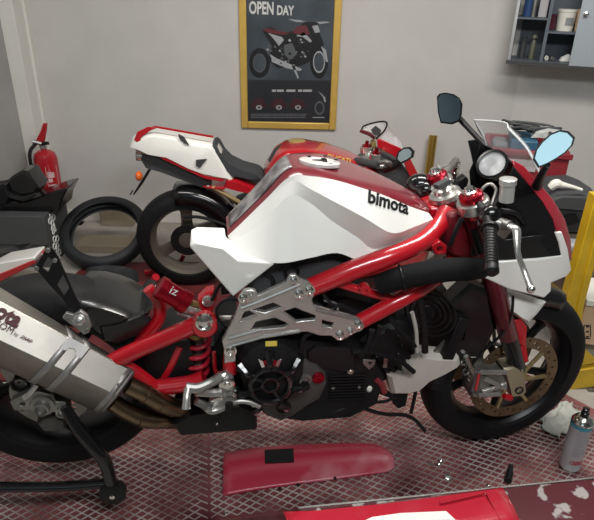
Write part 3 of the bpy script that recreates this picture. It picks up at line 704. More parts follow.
# --- rear axle carrier and caliper
M().plate(pl(B, [(9.5, 402), (22, 396), (34, 391), (53, 395), (56, 402), (66, 402), (70, 409), (66, 414), (40, 411), (14, 411)], .15), B.n * -.03, [pl(B, [(19, 406), (21, 403), (25, 403), (24, 407)], .15), pl(B, [(29, 405.5), (31, 402), (34, 402.5), (33, 406.5)], .15)]).build('axle_carrier', darksil, bike, bevel=.003)
M().tube(pw(B, [(24, 398, .165), (30, 393, .165), (37, 384, .165)]), .008, 8).build('carrier_arm', silver, bike)
M().lathe(P(43, 404.5, .15), B.n, [(0, .032), (.008, .032), (.010, .022), (.026, .021), (.028, .016), (.016, .014)], 24).build('axle_nut', darksil, bike)
M().lathe(P(64, 409, .15), B.n, [(0, .018), (.020, .018), (.022, .014), (.014, .010), (.014, .001)], 18).build('stand_bobbin', silver, bike)
M().puff(pl(B, [(37, 421), (44, 415), (56, 415), (66, 418), (67, 426), (56, 429), (44, 429)], .12), B.n, [(-.03, 1), (.0, 1), (.012, .85)]).build('rear_caliper', engrey, bike, ang=30)
# pale caliper area and frame piece left of the silencer foot
M().plate(pl(B, [(0, 365), (16, 372), (14, 380), (8, 384), (0, 372)], .12), B.n * -.02).build('swingarm_end', darksil, bike, bevel=.003)
M().torus(P(20, 384, .11), B.n, .022, .005, 24, 8).build('wheel_sensor_ring', blk, bike)

# --- fork
yc = B
def fk_(w0, top, a, b, c, name):
    t, a, b, c = [P(x, y, w0) for x, y in (top, a, b, c)]
    d = (c - t).normalized(); L = (c - t).length; l1 = (a - t).length; l2 = (b - t).length
    M().lathe(t, d, [(0, .030), (l1, .030), (l1 + .002, .029), (l1 + .004, .029)], 28).build('fork_tube', pinkred, bike)
    M().lathe(t + d * l1, d, [(0, .029), (.03, .028), (l2 - l1, .026), (l2 - l1 + .005, .026)], 28).build('fork_sleeve', gblk, bike)
    return t, d
FT, FD = fk_(.105, (471, 200), (508, 336), (518, 368), (521, 382), 'near')
FT2 = P(437, 183, -.105)
fl = (P(521, 382, .105) - FT)
M().lathe(FT2, fl, [(0, .030), (.42, .030), (.423, .027), (.58, .027)], 24).build('fork_tube', pinkred, bike)
# axle clamp foot
M().puff(pl(B, [(503.5, 368), (515, 366), (523, 367), (526, 392), (522, 396), (511, 397), (508, 384)], .125), B.n, [(-.05, 1), (0, 1), (.006, .9)]).build('axle_clamp', mat('clamp_gold', (.60, .52, .38), .28, .9), bike, ang=30)
M().lathe(P(519, 390, .13), B.n, [(0, .014), (.004, .014), (.005, .011), (.0, .010)], 16).build('axle_cap', blk, bike)
# caliper
cal = M().puff(pl(B, [(470, 372), (476, 368), (486, 370), (503, 372), (506, 380), (500, 392), (484, 398), (470, 396), (468, 386)], .12), B.n, [(-.06, 1), (0, 1), (.012, .88)])
cal.build('front_caliper', darksil, bike, ang=30)
M().puff(pl(B, [(476, 370), (482, 372), (479, 394), (470, 392)], .135), B.n, [(-.01, 1), (0, 1), (.003, .9)]).build('caliper_label', mat('caliper_grey', (.16, .15, .15), .4, .6), bike, ang=30)
M().plate(pl(B, [(478, 374), (480.5, 374.5), (477, 391), (474.5, 390.5)], .141), B.n * -.002).build('caliper_marking', mat('marking_red', (.5, .03, .03), .5), bike)
for L in ([(480, 372), (506, 372)], [(484, 378), (505, 388)], [(482, 392), (506, 384)], [(478, 395), (500, 394)]):
    M().tube(pl(B, L, .14), .008, 8).build('caliper_rib', silver, bike)
M().tube(pw(B, [(466, 356, .13), (470, 366, .13), (474, 372, .13)]), .008, 8).build('banjo', chrome, bike)
M().tube(pl(B, [(504, 396), (511, 398)], .13), .010, 8).build('caliper_mount', red, bike)
ln = M()
for k in range(6): ln.torus(P(463 + k * 1.6, 362 + k * 4.5 - (k % 2) * 9, .11), (B.d + V((0, 0, k - 3))).normalized(), .012, .004, 14, 6)
ln.build('brake_line_clamps', darksil, bike)
M().tube(pw(B, [(513, 296, .13), (512, 312, .135), (507, 326, .13), (498, 338, .125), (484, 350, .12), (472, 364, .12)]), .0045, 8).build('brake_line', blk, bike)

# --- front fender
M().plate(pw(B, [(514, 321, .10), (521, 320, .10), (527, 326, .10), (526, 345, .10), (529, 362, .11), (522, 364, .11), (519, 344, .10)]), B.n * -.008, [pw(B, [(521, 345, .10), (522.5, 345, .10), (522.5, 347, .10), (521, 347, .10)])]).build('fender_stay', red, bike, bevel=.002)
fm = M()
fu = V((math.cos(fy), math.sin(fy), 0))
secs = []
for k in range(12):
    a = math.radians(66 + 42 * k / 11); e = fu * math.cos(a) + V((0, 0, 1)) * math.sin(a)
    w0 = .072
    secs.append([FC + e * (.326 - dd) + fax * w0 * q for q, dd in ((1.05, .05), (1.05, .02), (.8, .004), (.4, 0), (-.4, 0), (-.8, .004), (-1.05, .02), (-1.05, .05))])
fm.rings(secs, closed=False, cap=False).build('front_fender', carbon, bike, ang=50, solid=.003)
M().puff(pw(B, [(500, 284, .085), (515, 292, .085), (546, 302, .08), (537, 314, .09), (528, 323, .095), (520, 319, .10), (507, 309, .10), (501, 296, .095)]), B.n, [(-.01, 1), (0, 1), (.012, .75)]).build('fender_side', white, bike, ang=40)

# --- top clamp area
def cap(px, py, w0):
    c = P(px, py, w0); d = -FD
    M().lathe(c - d * .045, d, [(0, .040), (.004, .044), (.030, .044), (.034, .040)], 28).build('fork_clamp', silver, bike)
    M().lathe(c - d * .012, d, [(0, .031), (.004, .033), (.018, .032), (.022, .027)], 28).build('fork_cap', anod, bike)
    M().lathe(c + d * .010, d, [(0, .020), (.006, .020), (.008, .015), (.016, .012), (.017, .005)], 20).build('fork_adjuster', chrome, bike)
cap(471, 196, .105); cap(436.5, 176, -.105)
cS = P(444, 191, 0)
M().lathe(cS + FD * .02, -FD, [(0, .045), (.014, .045), (.018, .030), (.03, .028), (.034, .018), (.040, .014)], 28).build('steering_nut', silver, bike)
M().plate([P(x, y, w0) for x, y, w0 in ((428, 186, -.10), (433, 172, -.13), (444, 172, -.11), (452, 184, .0), (468, 192, .07), (480, 196, .12), (478, 207, .14), (466, 205, .11), (452, 204, .03), (436, 198, 0))], FD * .012).build('top_yoke', silver, bike, bevel=.003)
M().box(P(445, 193, .02) - FD * .03, B.d * .8 - B.n * .75, B.n * .8 + B.d * .75, FD, .075, .018, .016).build('steering_damper', plastic_d, bike, bevel=.003)
# left bar fittings (far side)
M().tube(pw(B, [(440, 176, -.14), (448, 170, -.2), (456, 160, -.27)]), .012, 10).build('left_handlebar', darksil, bike)
M().lathe(P(453, 178, -.26), P(456, 163, -.26) - P(453, 178, -.26), [(0, .014), (.02, .016), (.022, .012), (.04, .016), (.042, .012), (.055, .016), (.06, .012)], 16).build('left_reservoir', chrome, bike)
M().tube(pw(B, [(436, 167, -.25), (444, 167, -.25), (454, 162, -.27)]), .008, 8).build('left_lever', silver, bike)
M().ball(P(420, 184, -.12), .042, .035, .032).ball(P(425, 190, -.1), .03).build('left_switch_cluster', gblk, bike)
M().tube(pw(B, [(410, 183, -.12), (420, 178, -.15), (434, 186, -.1)]), .008, 8).build('clutch_hose', plastic_d, bike)
M().puff(pl(B, [(455, 190), (458, 182), (466, 176), (469, 180), (467, 188), (460, 193)], -.02), B.n, [(-.03, 1), (0, 1)]).build('ignition_switch', blk, bike, bevel=.003)
# right bar: clip-on, grip, controls
M().tube(pw(B, [(478, 204, .13), (485, 213, .17), (489, 226, .22)]), .013, 12).build('right_handlebar', blk, bike)
g0, g1 = P(489.5, 226, .22), P(491.5, 268, .335)
gd = (g1 - g0).normalized(); GL = (g1 - g0).length; prof = [(0, .021), (.004, .023), (.010, .023), (.012, .0165)]
k = .02
while k < GL - .01: prof += [(k, .0158), (k + .002, .0175), (k + .005, .0175), (k + .006, .0158)]; k += .009
prof += [(GL - .006, .0165), (GL, .018), (GL + .012, .018), (GL + .018, .012), (GL + .018, .006)]
M().lathe(g0, gd, prof, 24).build('right_grip', blk, bike, ang=25)
M().ball(P(490, 217, .18), .030, .026, .034).ball(P(484, 224, .17), .02).build('right_switch_cluster', gblk, bike)
M().tube(pw(B, [(494, 222, .19), (502, 224, .20), (510, 226, .22)]), [.018, .016, .014], 12).build('brake_master_cylinder', darksil, bike)
M().tube(pw(B, [(510, 226, .23), (516, 230, .25), (517, 242, .27), (518, 254, .285), (524, 270, .30), (530, 286, .33)]), [.012, .013, .010, .008, .008, .009], 12, flat=.7).build('brake_lever', silver, bike)
M().ball(P(531, 289, .335), .011).build('lever_tip', chrome, bike)
M().lathe(P(506, 201, .17), P(508, 182, .17) - P(506, 201, .17), [(0, .019), (.045, .019), (.046, .022), (.060, .022), (.062, .018)], 28).build('brake_fluid_reservoir', mat('reservoir_grey', (.50, .50, .48), .3, .4), bike)
M().tube(pw(B, [(493, 226, .17), (492, 205, .14), (496, 190, .12), (490, 184, .1), (482, 190, .1), (480, 206, .1)]), .0045, 8).build('cable', darksil, bike)
for L in ([(500, 210, .15), (516, 214, .15), (524, 226, .12), (518, 240, .08)], [(486, 200, .1), (496, 212, .12), (512, 216, .14), (520, 232, .12)], [(478, 215, .10), (484, 236, .10), (482, 260, .08)], [(462, 218, .13), (455, 232, .13), (450, 246, .13)], [(500, 196, .14), (494, 206, .15), (490, 216, .17)]):
    M().tube(pw(B, L), .007, 8).build('cable', blk, bike)
M().ball(P(473, 218, .13), .010).ball(P(486, 245, .05), .02).build('red_connector', red, bike)
M().tube(pw(B, [(474, 230, .13), (480, 252, .13)]), .012, 8).build('wiring_bundle', blk, bike)

# gauge
gc = P(493, 165.5, .05); gax = (B.d * -.62 + V((0, 0, .62)) + B.n * .52).normalized()
M().lathe(gc, gax, [(-.03, .025), (-.028, .034), (-.004, .039), (.006, .043), (.012, .043), (.013, .036), (.004, .035)], 40, cap=False).build('gauge_housing', gblk, bike)
M().lathe(gc, gax, [(-.0, .001), (.002, .035)], 40).build('gauge_face', mat('gauge_silver', (.62, .63, .63), .35, .4, col2=(.06, .06, .07), vs=26), bike)
M().lathe(gc + gax * .009, gax, [(0, .001), (0, .036)], 40, cap=False).build('gauge_glass', lens, bike)
M().plate(pl(B, [(500, 176), (510, 160), (520, 168), (522, 176), (508, 184)], .03), B.n * -.05).build('instrument_bracket', silver, bike, bevel=.003)

# --- headlight fairing
redstrip = [(512, 160, .10), (524, 166, .105), (538, 182, .11), (553, 199, .11), (565, 219, .108), (571, 240, .10), (572, 262, .10), (566, 252, .13), (561, 232, .145), (556, 232, .15), (553, 219, .15), (542, 201, .145), (528, 184, .13), (514, 167, .11)]
def fair(L, th, mt, name, bevel=.003, **k):
    m_ = M().plate(pw(B, L), B.n * -th); m_.build(name, mt, bike, bevel=bevel, **k)
    m2 = M().plate(pw(B, L), B.n * -th); m2.v = [B.mir(p) for p in m2.v]; m2.build(name, mt, bike, bevel=bevel, **k)
M().plate(pw(B, redstrip), B.n * -.01).build('fairing_edge', mat('fairing_red', (.30, .008, .02), .3, 0, .8), bike, bevel=.003)
fair([(514, 166, .108), (528, 184, .128), (542, 201, .143), (553, 219, .148), (556, 232, .148), (562, 256, .148), (505, 262, .13), (500, 246, .12), (512, 232, .12), (506, 214, .12), (502, 196, .11), (508, 178, .105)], .006, blk, 'fairing_side')
fair([(470.6, 262, .12), (505, 261, .14), (540, 259, .15), (562, 256, .152), (559, 243, .152), (555, 232.4, .152), (562, 231.6, .15), (568, 249, .145), (571.7, 270, .13), (567, 276.5, .13), (551.5, 283, .14), (551.5, 291, .14), (543.7, 298.5, .14), (510, 290, .14), (475, 274, .13), (470.6, 270.5, .12)], .012, white, 'fairing_lower', .004)
M().lathe(P(480, 269.5, .128), B.n, [(0, .008), (.004, .008), (.006, .004)], 14).build('fairing_screw', blk, bike)
fair([(470, 256, .11), (474, 240, .11), (486, 228, .12), (505, 240, .13), (530, 236, .14), (556, 234, .145), (562, 256, .147), (505, 262, .135)], .004, carbon, 'carbon_duct')
# nose shell closing the fairing
ns = M(); path_ = [(552, 199), (565, 219), (571, 240), (572, 262), (566, 277)]
R_ = []
for x, y in path_:
    q = B.L(P(x - 3, y, .10)); R_.append([B.w(q.x + .015 * (1 - abs(t) ** 2.2), .10 * t, q.z) for t in [k / 6 for k in range(-6, 7)]])
ns.rings(R_, closed=False, cap=False).build('fairing_nose', white, bike, solid=.004, ang=60)
ft = B.L(P(512, 162, .095)); fb = B.L(P(551, 200, .105))
R_ = []
for t0 in [k / 5 for k in range(6)]:
    q = ft.lerp(fb, t0); R_.append([B.w(q.x + (.01 + .01 * t0) * (1 - abs(t) ** 2.2), q.y * t, q.z) for t in [k / 6 for k in range(-6, 7)]])
ns = M(); ns.rings(R_, closed=False, cap=False).build('fairing_upper', blk, bike, solid=.004, ang=60)
# inner far cowl and screen
M().plate(pw(B, [(468.5, 141, -.10), (476, 140, -.11), (492, 156, -.11), (512, 168, -.10), (508, 200, -.08), (490, 196, -.10), (481, 185, -.10), (474, 165, -.10)]), B.n * -.006).build('inner_cowl', blk, bike)
# windscreen: bottom edge on the cowl, top edge higher, both arcs about the centreline
def arc(pl_, pr_, bow, n=14):
    a, b = B.L(pl_), B.L(pr_); out = []
    for i in range(n + 1):
        t = i / n; q = a.lerp(b, t); out.append(B.w(q.x + bow * math.sin(math.pi * t), q.y, q.z + bow * .12 * math.sin(math.pi * t)))
    return out
bot = arc(P(490, 166, -.105), P(541, 176, .12), .06); top = arc(P(474.5, 120, -.085), P(507.5, 127.5, .03), .035)
mid = [(a + b) / 2 + B.d * .008 + V((0, 0, .006)) for a, b in zip(top, bot)]
wr = M().rings([catmull([t_, m_, b_], 5) for t_, m_, b_ in zip(top, mid, bot)], closed=False, cap=False); wr.build('windscreen', glass, bike, ang=60)
M().tube(top, .0022, 6, smooth=False).tube([top[-1], mid[-1], bot[-1]], .003, 6).tube([top[0], mid[0], bot[0]], .002, 6).build('windscreen_edge', mat('screen_edge', (.75, .78, .78), .2, alpha=.75), bike)
M().tube([top[0], P(480, 132, -.10), P(491, 150, -.11), bot[0]], .002, 6).build('windscreen_rim', blk, bike)
# mirrors
mo = [(533.5, 159), (536, 150), (542, 142), (551, 134), (560, 130.5), (568, 132), (574, 138), (572, 145), (565, 152.5), (556, 158.5), (546, 164), (538.5, 167)]
mc = P(553, 148, .26); mn = (CAM - mc).normalized(); mn = (mn + (GLOW + V((.12, 0, .05)) - mc).normalized()).normalized()
mpts = [hit(x, y, mc, mn) for x, y in mo]
M().puff(mpts, mn, [(-.03, .5), (-.018, .9), (-.004, 1.05), (.004, 1.05), (.004, .93)]).build('mirror_shell', gblk, bike, ang=40)
M().puff(mpts, mn, [(.003, .94), (.0050, .93)]).build('mirror_glass', mirror_m, bike, ang=40)
M().tube([P(547, 165, .25), P(541, 176, .2), P(537, 186, .14)], [.008, .010, .014], 10).build('mirror_stem', blk, bike)
mo2 = [(437.5, 97), (440, 94), (446, 93), (454, 94.5), (459, 98), (462, 104), (461.5, 114), (459.5, 121), (452, 124), (441, 122.5), (438.5, 112)]
mc2 = P(450, 109, -.27); mn2 = ((CAM - mc2).normalized() + V((-.25, 0, 0))).normalized()
mp2 = [hit(x, y, mc2, mn2) for x, y in mo2]
M().puff(mp2, mn2, [(-.03, .5), (-.018, .9), (-.004, 1.03), (.004, 1.03), (.004, .93)]).build('mirror_shell', gblk, bike, ang=40)
M().puff(mp2, mn2, [(.003, .93), (.005, .92)]).build('mirror_glass', mat('mirror_reflection_blue', (.40, .58, .70), .05, 1), bike, ang=40)  # darker blue reflection put into the glass tint
M().tube([P(460, 119, -.27), P(473, 133, -.2), P(490, 151, -.12)], [.010, .009, .010], 10).build('mirror_stem', blk, bike)

# ================================================================ SECOND MOTORCYCLE
do = DU.w(.7, 0, 0)
duc = empty('motorcycle', do, 'smaller looking red and white sports motorcycle parked behind by the wall with black seat', 'motorcycle')
DR = Q(188, 237.5, 0)
wheel(DU, DR, DU.n, .312, .18, .220, drim, 3, duc, .05, .085)
DF = DR + DU.d * 1.41
wheel(DU, DF, DU.n, .30, .12, .222, drim, 3, duc, .04, .06)
def dp(m_, name, mt, **k): return m_.build(name, mt, duc, **k)
lobe([(134, 140), (137, 132), (148, 127), (156, 126), (213, 136), (219, 142), (222, 155), (228, 165), (236, 180), (224, 178), (206, 174), (190, 168), (164, 155), (146, 146)], .11, white, 'tail_cowl', par=duc)
M().plate(pl(DU, [(134, 140), (137, 132), (148, 127), (158, 127.5), (150, 131), (143, 136), (140, 139), (164, 154.5), (206, 175.5), (226, 179.5), (222, 182), (204, 178.5), (162, 159), (142, 146)], .105), DU.n * -.01).build('tail_stripe', red, duc, bevel=.002)
M().plate(pl(DU, [(152, 126.5), (156, 126), (213, 136), (213.5, 138), (156, 128)], .095), DU.n * -.01).build('tail_stripe', red, duc)
M().plate(pl(DU, [(178, 134), (184, 137), (189, 145), (184, 143), (179, 138)], .118), DU.n * -.006).build('tail_vent', plastic_d, duc)
M().plate(pl(DU, [(196, 160), (207, 159), (200, 168), (196, 166)], .118), DU.n * -.006).build('tail_vent', plastic_d, duc)
lobe([(224, 180), (228, 170), (238, 171), (260, 180), (268, 186), (258, 192), (240, 189), (222, 184), (205, 178)], .12, red, 'seat_panel', par=duc)
lobe([(213, 138), (216, 137), (222, 148), (230, 156), (244, 163), (262, 168), (268, 174), (264, 181), (252, 179), (234, 175), (222, 168), (213, 156)], .10, seat_m, 'seat', par=duc, up=7)
lobe([(264, 172), (267, 158), (274, 147), (284, 141), (300, 139), (325, 143), (350, 151), (370, 162), (385, 180), (370, 200), (280, 205), (268, 190)], .15, red, 'fuel_tank', par=duc)
M().plate(pl(DU, [(268, 160), (274, 149), (282, 144), (276, 152), (270, 163)], .152), DU.n * -.004).build('tank_trim', plastic_d, duc)
M().lathe(Q(297, 142.5, -.05), (0, 0, 1), [(-.01, .05), (.012, .05), (.016, .04)], 24).build('filler_cap', mat('gold_cap', (.55, .40, .15), .4, .5), duc)
text('tank_lettering', 'DUCATI', Q(326.5, 157.5, .14), Q(349.5, 162.5, .14), V((0, 0, 1)), DU.n, text_y, duc, depth=.02, bold=.03)
# undertail, rear lamp and plate holder
M().puff(pl(DU, [(143, 147), (165, 158), (206, 178), (212, 184), (206, 189), (176, 178), (160, 172), (146, 168), (141, 160)], .06), DU.n, [(-.12, .95), (0, 1), (.01, .9)]).build('undertail', plastic_d, duc, ang=30)
M().tube([Q(150, 169, 0), Q(142, 182, 0), Q(134, 194, 0)], [.02, .022, .012], 8, flat=.4).build('plate_holder', blk, duc)
M().tube([Q(133, 190, 0), Q(130, 195, 0)], .004, 6).build('holder_wire', blk, duc)
M().ball(Q(139, 176, .06), .020, .03, .028).build('indicator', orange, duc)
M().lathe(Q(140, 149, .03), -DU.d, [(-.03, .025), (.0, .03), (.014, .03), (.02, .02)], 20).lathe(Q(139, 156, .03), -DU.d, [(-.03, .025), (.0, .028), (.014, .028)], 20).build('exhaust_tip', silver, duc)
M().ball(Q(208, 187, .08), .015).build('exhaust_hanger', darksil, duc)
# hugger
hg = M(); secs = []
for k in range(14):
    a = math.radians(8 + 92 * k / 13); e = DU.d * math.cos(a) + V((0, 0, 1)) * math.sin(a)
    secs.append([DR + e * (.345 - dz) + DU.n * .10 * q for q, dz in ((1.05, .09), (1.05, .03), (.8, .005), (0, -.005), (-.8, .005), (-1.05, .03), (-1.05, .09))])
hg.rings(secs, closed=False, cap=False).build('rear_hugger', gblk, duc, ang=50, solid=.004)
# subframe, chain, swingarm
M().tube([Q(212, 187, .1), Q(232, 198, .1), Q(252, 210, .1)], .014, 10).build('subframe_tube', gold, duc)
M().tube([Q(218, 192, -.1), Q(238, 204, -.1)], .012, 10).build('subframe_tube', gold, duc)
M().lathe(DR + DU.n * .04, DU.n, [(0, .10), (.004, .10), (.005, .07)], 40).build('sprocket', blk, duc)
M().tube([Q(183, 217, .12), Q(204, 218, .12), Q(240, 230, .12)], .010, 8).build('chain_guard', blk, duc)
M().tube([DR - DU.n * .11, DR - DU.n * .11 + DU.d * .30 + V((0, 0, .07)), DR - DU.n * .08 + DU.d * .55 + V((0, 0, .12))], [.03, .04, .045], 12).build('swingarm', darksil, duc)
lobe([(238, 215), (300, 205), (380, 215), (400, 240), (380, 275), (300, 285), (250, 265), (236, 240)], .13, blk2, 'engine', par=duc)
lobe([(236, 196), (262, 186), (275, 200), (262, 226), (240, 226)], .08, blk2, 'airbox', par=duc)
lobe([(320, 200), (395, 185), (430, 215), (425, 260), (340, 280), (318, 250)], .17, red, 'side_fairing', par=duc)
# front end: screen, nose, clamps, mirror
M().plate(pw(DU, [(377, 140, .12), (381, 139, .12), (400, 148, .14), (407, 152, .14), (417, 172, .12), (422, 182, .10), (412, 182, .12), (404, 163, .14), (392, 155, .13), (378, 148, .12)]), DU.n * -.02).build('nose_edge', red, duc, bevel=.003)
M().tube(pw(DU, [(361, 131, -.12), (370, 134, -.08), (375, 138, -.04)]), [.018, .024, .018], 10, flat=.5).build('nose_edge_far', pinkred, duc)
lobe([(376, 146), (396, 156), (406, 168), (414, 186), (400, 194), (388, 184), (376, 172), (370, 160)], .10, plastic_d, 'inner_cowl', par=duc)
b0 = pw(DU, [(362, 131, -.12), (374, 137, -.02), (390, 145, .08), (404, 152, .14)]); b0 = [Q(362, 130, -.12), Q(376, 139, -.02), Q(390, 147, .08), Q(405, 153, .13)]
t0 = [Q(364, 126, -.12), Q(375, 122.5, -.08), Q(384, 121.5, -.02), Q(387, 124, .04)]
M().rings([catmull(b0, 5), [ (a + b) / 2 + DU.d * .015 for a, b in zip(catmull(b0, 5), catmull(t0, 5))], catmull(t0, 5)], closed=False, cap=False).build('windscreen', glass, duc, ang=60)
M().tube([Q(361.5, 130, -.12)] + t0 + [Q(384, 131, .0), Q(376, 139, .02)], .005, 6).build('windscreen_rim', blk, duc)
M().puff([Q(371, 130, 0), Q(376, 126, 0), Q(381, 130, 0), Q(379, 136, 0), Q(373, 134, 0)], DU.n, [(-.01, 1), (.01, 1)]).build('instrument_pod', plastic_d, duc)
mq = [(396, 160), (398, 152), (404, 147.5), (410, 147), (414, 151), (413, 157), (407, 161), (400, 164)]
mcc = Q(405, 155, .25); mnn = ((CAM - mcc).normalized() + V((-.5, 0, 0))).normalized(); mpp = [hit(x, y, mcc, mnn) for x, y in mq]
M().puff(mpp, mnn, [(-.04, .6), (-.01, 1.02), (.004, 1.02), (.004, .85)]).build('mirror_shell', gblk, duc, ang=40)
M().puff(mpp, mnn, [(.002, .8), (.006, .78)]).build('mirror_glass', mirror_m, duc)
M().tube([Q(400, 162, .24), Q(393, 167, .22), Q(385, 170, .15)], [.02, .018, .02], 8).build('mirror_stem', blk, duc)
for x, y, w0 in ((366.5, 149, -.08), (376, 156, .06)):
    M().lathe(Q(x, y + 3, w0), (0, 0, 1), [(0, .040), (.03, .040), (.035, .03)], 20).build('fork_clamp', silver, duc)
    M().lathe(Q(x, y, w0), (0, 0, 1), [(0, .028), (.025, .028), (.03, .012), (.05, .010)], 20).build('fork_cap', anod, duc)
M().plate([Q(356, 156, -.12), Q(366, 148, -.12), Q(386, 158, .08), Q(384, 166, .12), Q(368, 164, .1)], (0, 0, -.02)).build('top_yoke', silver, duc, bevel=.003)
M().tube([Q(356, 161, .08), Q(366, 163, .16), Q(378, 165, .22)], .022, 10).build('right_grip', plastic_d, duc)
M().tube([Q(376, 163, .2), Q(388, 162, .24), Q(394, 170, .2)], .012, 8).build('brake_lever', darksil, duc)
M().ball(Q(373, 144, -.1), .02, .02, .03).ball(Q(384, 150, -.02), .02, .02, .03).build('fluid_reservoir', mat('amber_plastic', (.45, .33, .12), .4), duc)

# ================================================================ THINGS ON AND AROUND THE PLATFORM
# black rear paddock stand
sc_ = B.L(P(64, 409, .15))
ps = empty('paddock_stand', B.w(-1.3, .2, ZP), 'black tube rear paddock stand with roller wheel holding up the front motorcycle', 'paddock stand')
M().tube(pw(B, [(65, 407, .185), (78, 428, .20), (94, 447, .215), (105, 462, .22), (111, 482, .22)]), [.014, .018, .019, .019, .018], 14).build('side_tube', gblk, ps)
wz = G(113, 511, ZP); wc = P(113, 492, .215)
M().lathe(wc - B.n * .015, B.n, [(0, .030), (.003, .038), (.027, .038), (.030, .030), (.034, .018), (.034, .001)], 28).build('roller_wheel', blk, ps)
M().lathe(wc + B.n * .015, B.n, [(0, .008), (.006, .008), (.008, .004)], 12).build('roller_bolt', chrome, ps)
M().tube([P(108, 483, .20), P(60, 486.5, .20), P(0, 487, .20), P(-60, 487, .20)], .015, 12).build('lever_tube', gblk, ps)
hk = M().tube([P(64, 409, .15), P(66, 410, .19)], .012, 10); hk.build('hook', blk, ps)
# detached red fairing panel lying on the platform
def lay(L, z, fr=None): return [G(x, y, z) for x, y in L]
zt = ZP + .010
to = [(224, 452), (262, 446), (290, 444.5), (330, 443), (372, 443), (387, 448), (395, 458), (395, 468), (388, 473), (350, 476), (300, 483), (262, 489), (223, 497)]
pts = lay(to, zt); c = sum(pts, V()) / len(pts)
ax_ = (G(395, 460, zt) - G(224, 475, zt)).normalized()
pan = M(); R_ = []
L1 = [(224, 453), (250, 448.5), (280, 445.5), (315, 444), (350, 443.5), (374, 445), (388, 451), (394, 458)]
L2 = [(223, 496), (250, 491), (280, 486.5), (315, 482), (350, 477.5), (376, 474), (390, 471), (395, 466)]
for (x1, y1), (x2, y2) in zip(L1, L2):
    a, b = G(x1, y1, zt), G(x2, y2, zt); hgt = .034 * min(1, (b - a).length / .12)
    R_.append([a.lerp(b, t) + V((0, 0, hgt * k)) for t, k in ((0, 0), (.06, .35), (.2, .8), (.42, 1), (.55, .92), (.62, .62), (.8, .35), (.95, .12), (1, 0))])
RR = [catmull([r[j] for r in R_], 4) for j in range(9)]
pan.rings([[RR[j][i] for j in range(9)] for i in range(len(RR[0]))], closed=False, cap=False)
fp = empty('loose_bodywork', c, 'scuffed long red body panel with a black patch lying on the metal mesh', 'body panel')
pan.build('shell', scuff, fp, solid=.003, ang=40)
zq = zt + .034
M().plate([G(264.5, 450.5, zq), G(293.5, 449, zq), G(294, 462, zq), G(265, 463.5, zq)], (0, 0, .004)).build('black_patch', blk, fp, bevel=.001)
hl = M()
for x, y in ((280, 489), (298, 485), (307, 480.5), (335, 478.5), (318, 444.5), (341, 444), (363, 450)): hl.lathe(G(x, y, zt), (0, 0, 1), [(0, .005), (.004, .005)], 10)
hl.build('mounting_lug', blk, fp)
# small things on the mesh
for k, (x, y, r_) in enumerate(((439, 464, .007), (441, 461, .006))):
    tag(M().torus(G(x, y, ZP + .01), (.6, .3, .8), r_, .0025, 18, 8).lathe(G(x - 1, y + 2, ZP + .006), (1, .4, .2), [(0, .003), (.012, .003)], 8).build('metal_fastener', chrome),
        ('shiny fastener on the mesh right of the two, above the round slug', 'shiny ring fastener on the mesh nearest the fallen white slug')[k], 'fastener')
tag(M().tube([G(429, 463, ZP + .006), G(434, 465, ZP + .006)], .004, 8).build('metal_fastener', darksil), 'small dull bolt on the mesh, leftmost of the fasteners', 'fastener')
tag(M().lathe(G(447.5, 477.5, ZP + .005), (.1, -.3, 1), [(0, .012), (.008, .012), (.010, .008)], 18).build('round_slug', silver), 'pale round metal slug lying on the mesh near the bench edge', 'metal slug')
bl = empty('rubber_plug', G(509, 478, ZP), 'small black rubber plug standing on the mesh close to the bench edge', 'plug')
M().tube([G(508, 481, ZP + .012), G(510, 472, ZP + .012)], .012, 10).build('body', blk, bl)
M().tube([G(510, 472, ZP + .012), G(511, 466, ZP + .012)], [.006, .009], 10).build('stem', blk, bl)
# cloth
cl = M(); a, b = G(537, 420, ZP), G(592, 440, ZP); n = 22; R_ = []
c00, c10, c01, c11 = G(534, 421, ZP), G(568, 403, ZP), G(556, 443, ZP), G(588, 421, ZP)
for i in range(n + 1):
    r = []
    for j in range(n + 1):
        u_, v_ = i / n, j / n
        p = c00.lerp(c10, u_).lerp(c01.lerp(c11, u_), v_)
        p = p + V((.012 * math.sin(9 * v_ + 2 * u_), .012 * math.sin(11 * u_), 0))
        p.z = ZP + .008 + .010 * abs(math.sin(8 * v_ + 3 * u_ + .6 * math.sin(6 * u_))) * (.4 + math.sin(math.pi * min(1, u_ + .1)) * .9) + .008 * math.sin(17 * u_ + 5 * v_) ** 2
        r.append(p)
    R_.append(r)
cl.rings(R_, closed=False, cap=False)
tag(cl.build('cloth', cloth_m, solid=.003, ang=60), 'crumpled pale work cloth beside the front wheel and the spray can', 'cloth')
# spray can
ct = G(569, 466, ZP + .004)
can = empty('spray_can', ct, 'tall pale blue and grey spray can standing on the mesh beside the cloth', 'spray can')
M().lathe(ct, (0, 0, 1), [(a * 1.3, b * 1.16) for a, b in [(0, .026), (.004, .029), (.006, .029)]], 32).build('metal_body', chrome, can)
M().lathe(ct, (0, 0, 1), [(a * 1.3, b * 1.16) for a, b in [(.148, .029), (.153, .030), (.156, .029), (.166, .020), (.170, .014)]], 32).build('domed_top', chrome, can)
M().lathe(ct, (0, 0, 1), [(a * 1.3, b * 1.16) for a, b in [(.006, .0292), (.148, .0292)]], 32, cap=False).build('printed_label', mat('can_label', (.50, .53, .56), .4, .2, col2=(.44, .38, .40), vs=8), can)
M().lathe(ct, (0, 0, 1), [(a * 1.3, b * 1.16) for a, b in [(.140, .0296), (.149, .0296)]], 32, cap=False).build('blue_ring', mat('can_teal', (.05, .25, .33), .4), can)
M().lathe(ct, (0, 0, 1), [(a * 1.3, b * 1.16) for a, b in [(.170, .011), (.180, .011), (.182, .009), (.192, .009), (.193, .006)]], 20).build('nozzle', gblk, can)
lb = M()
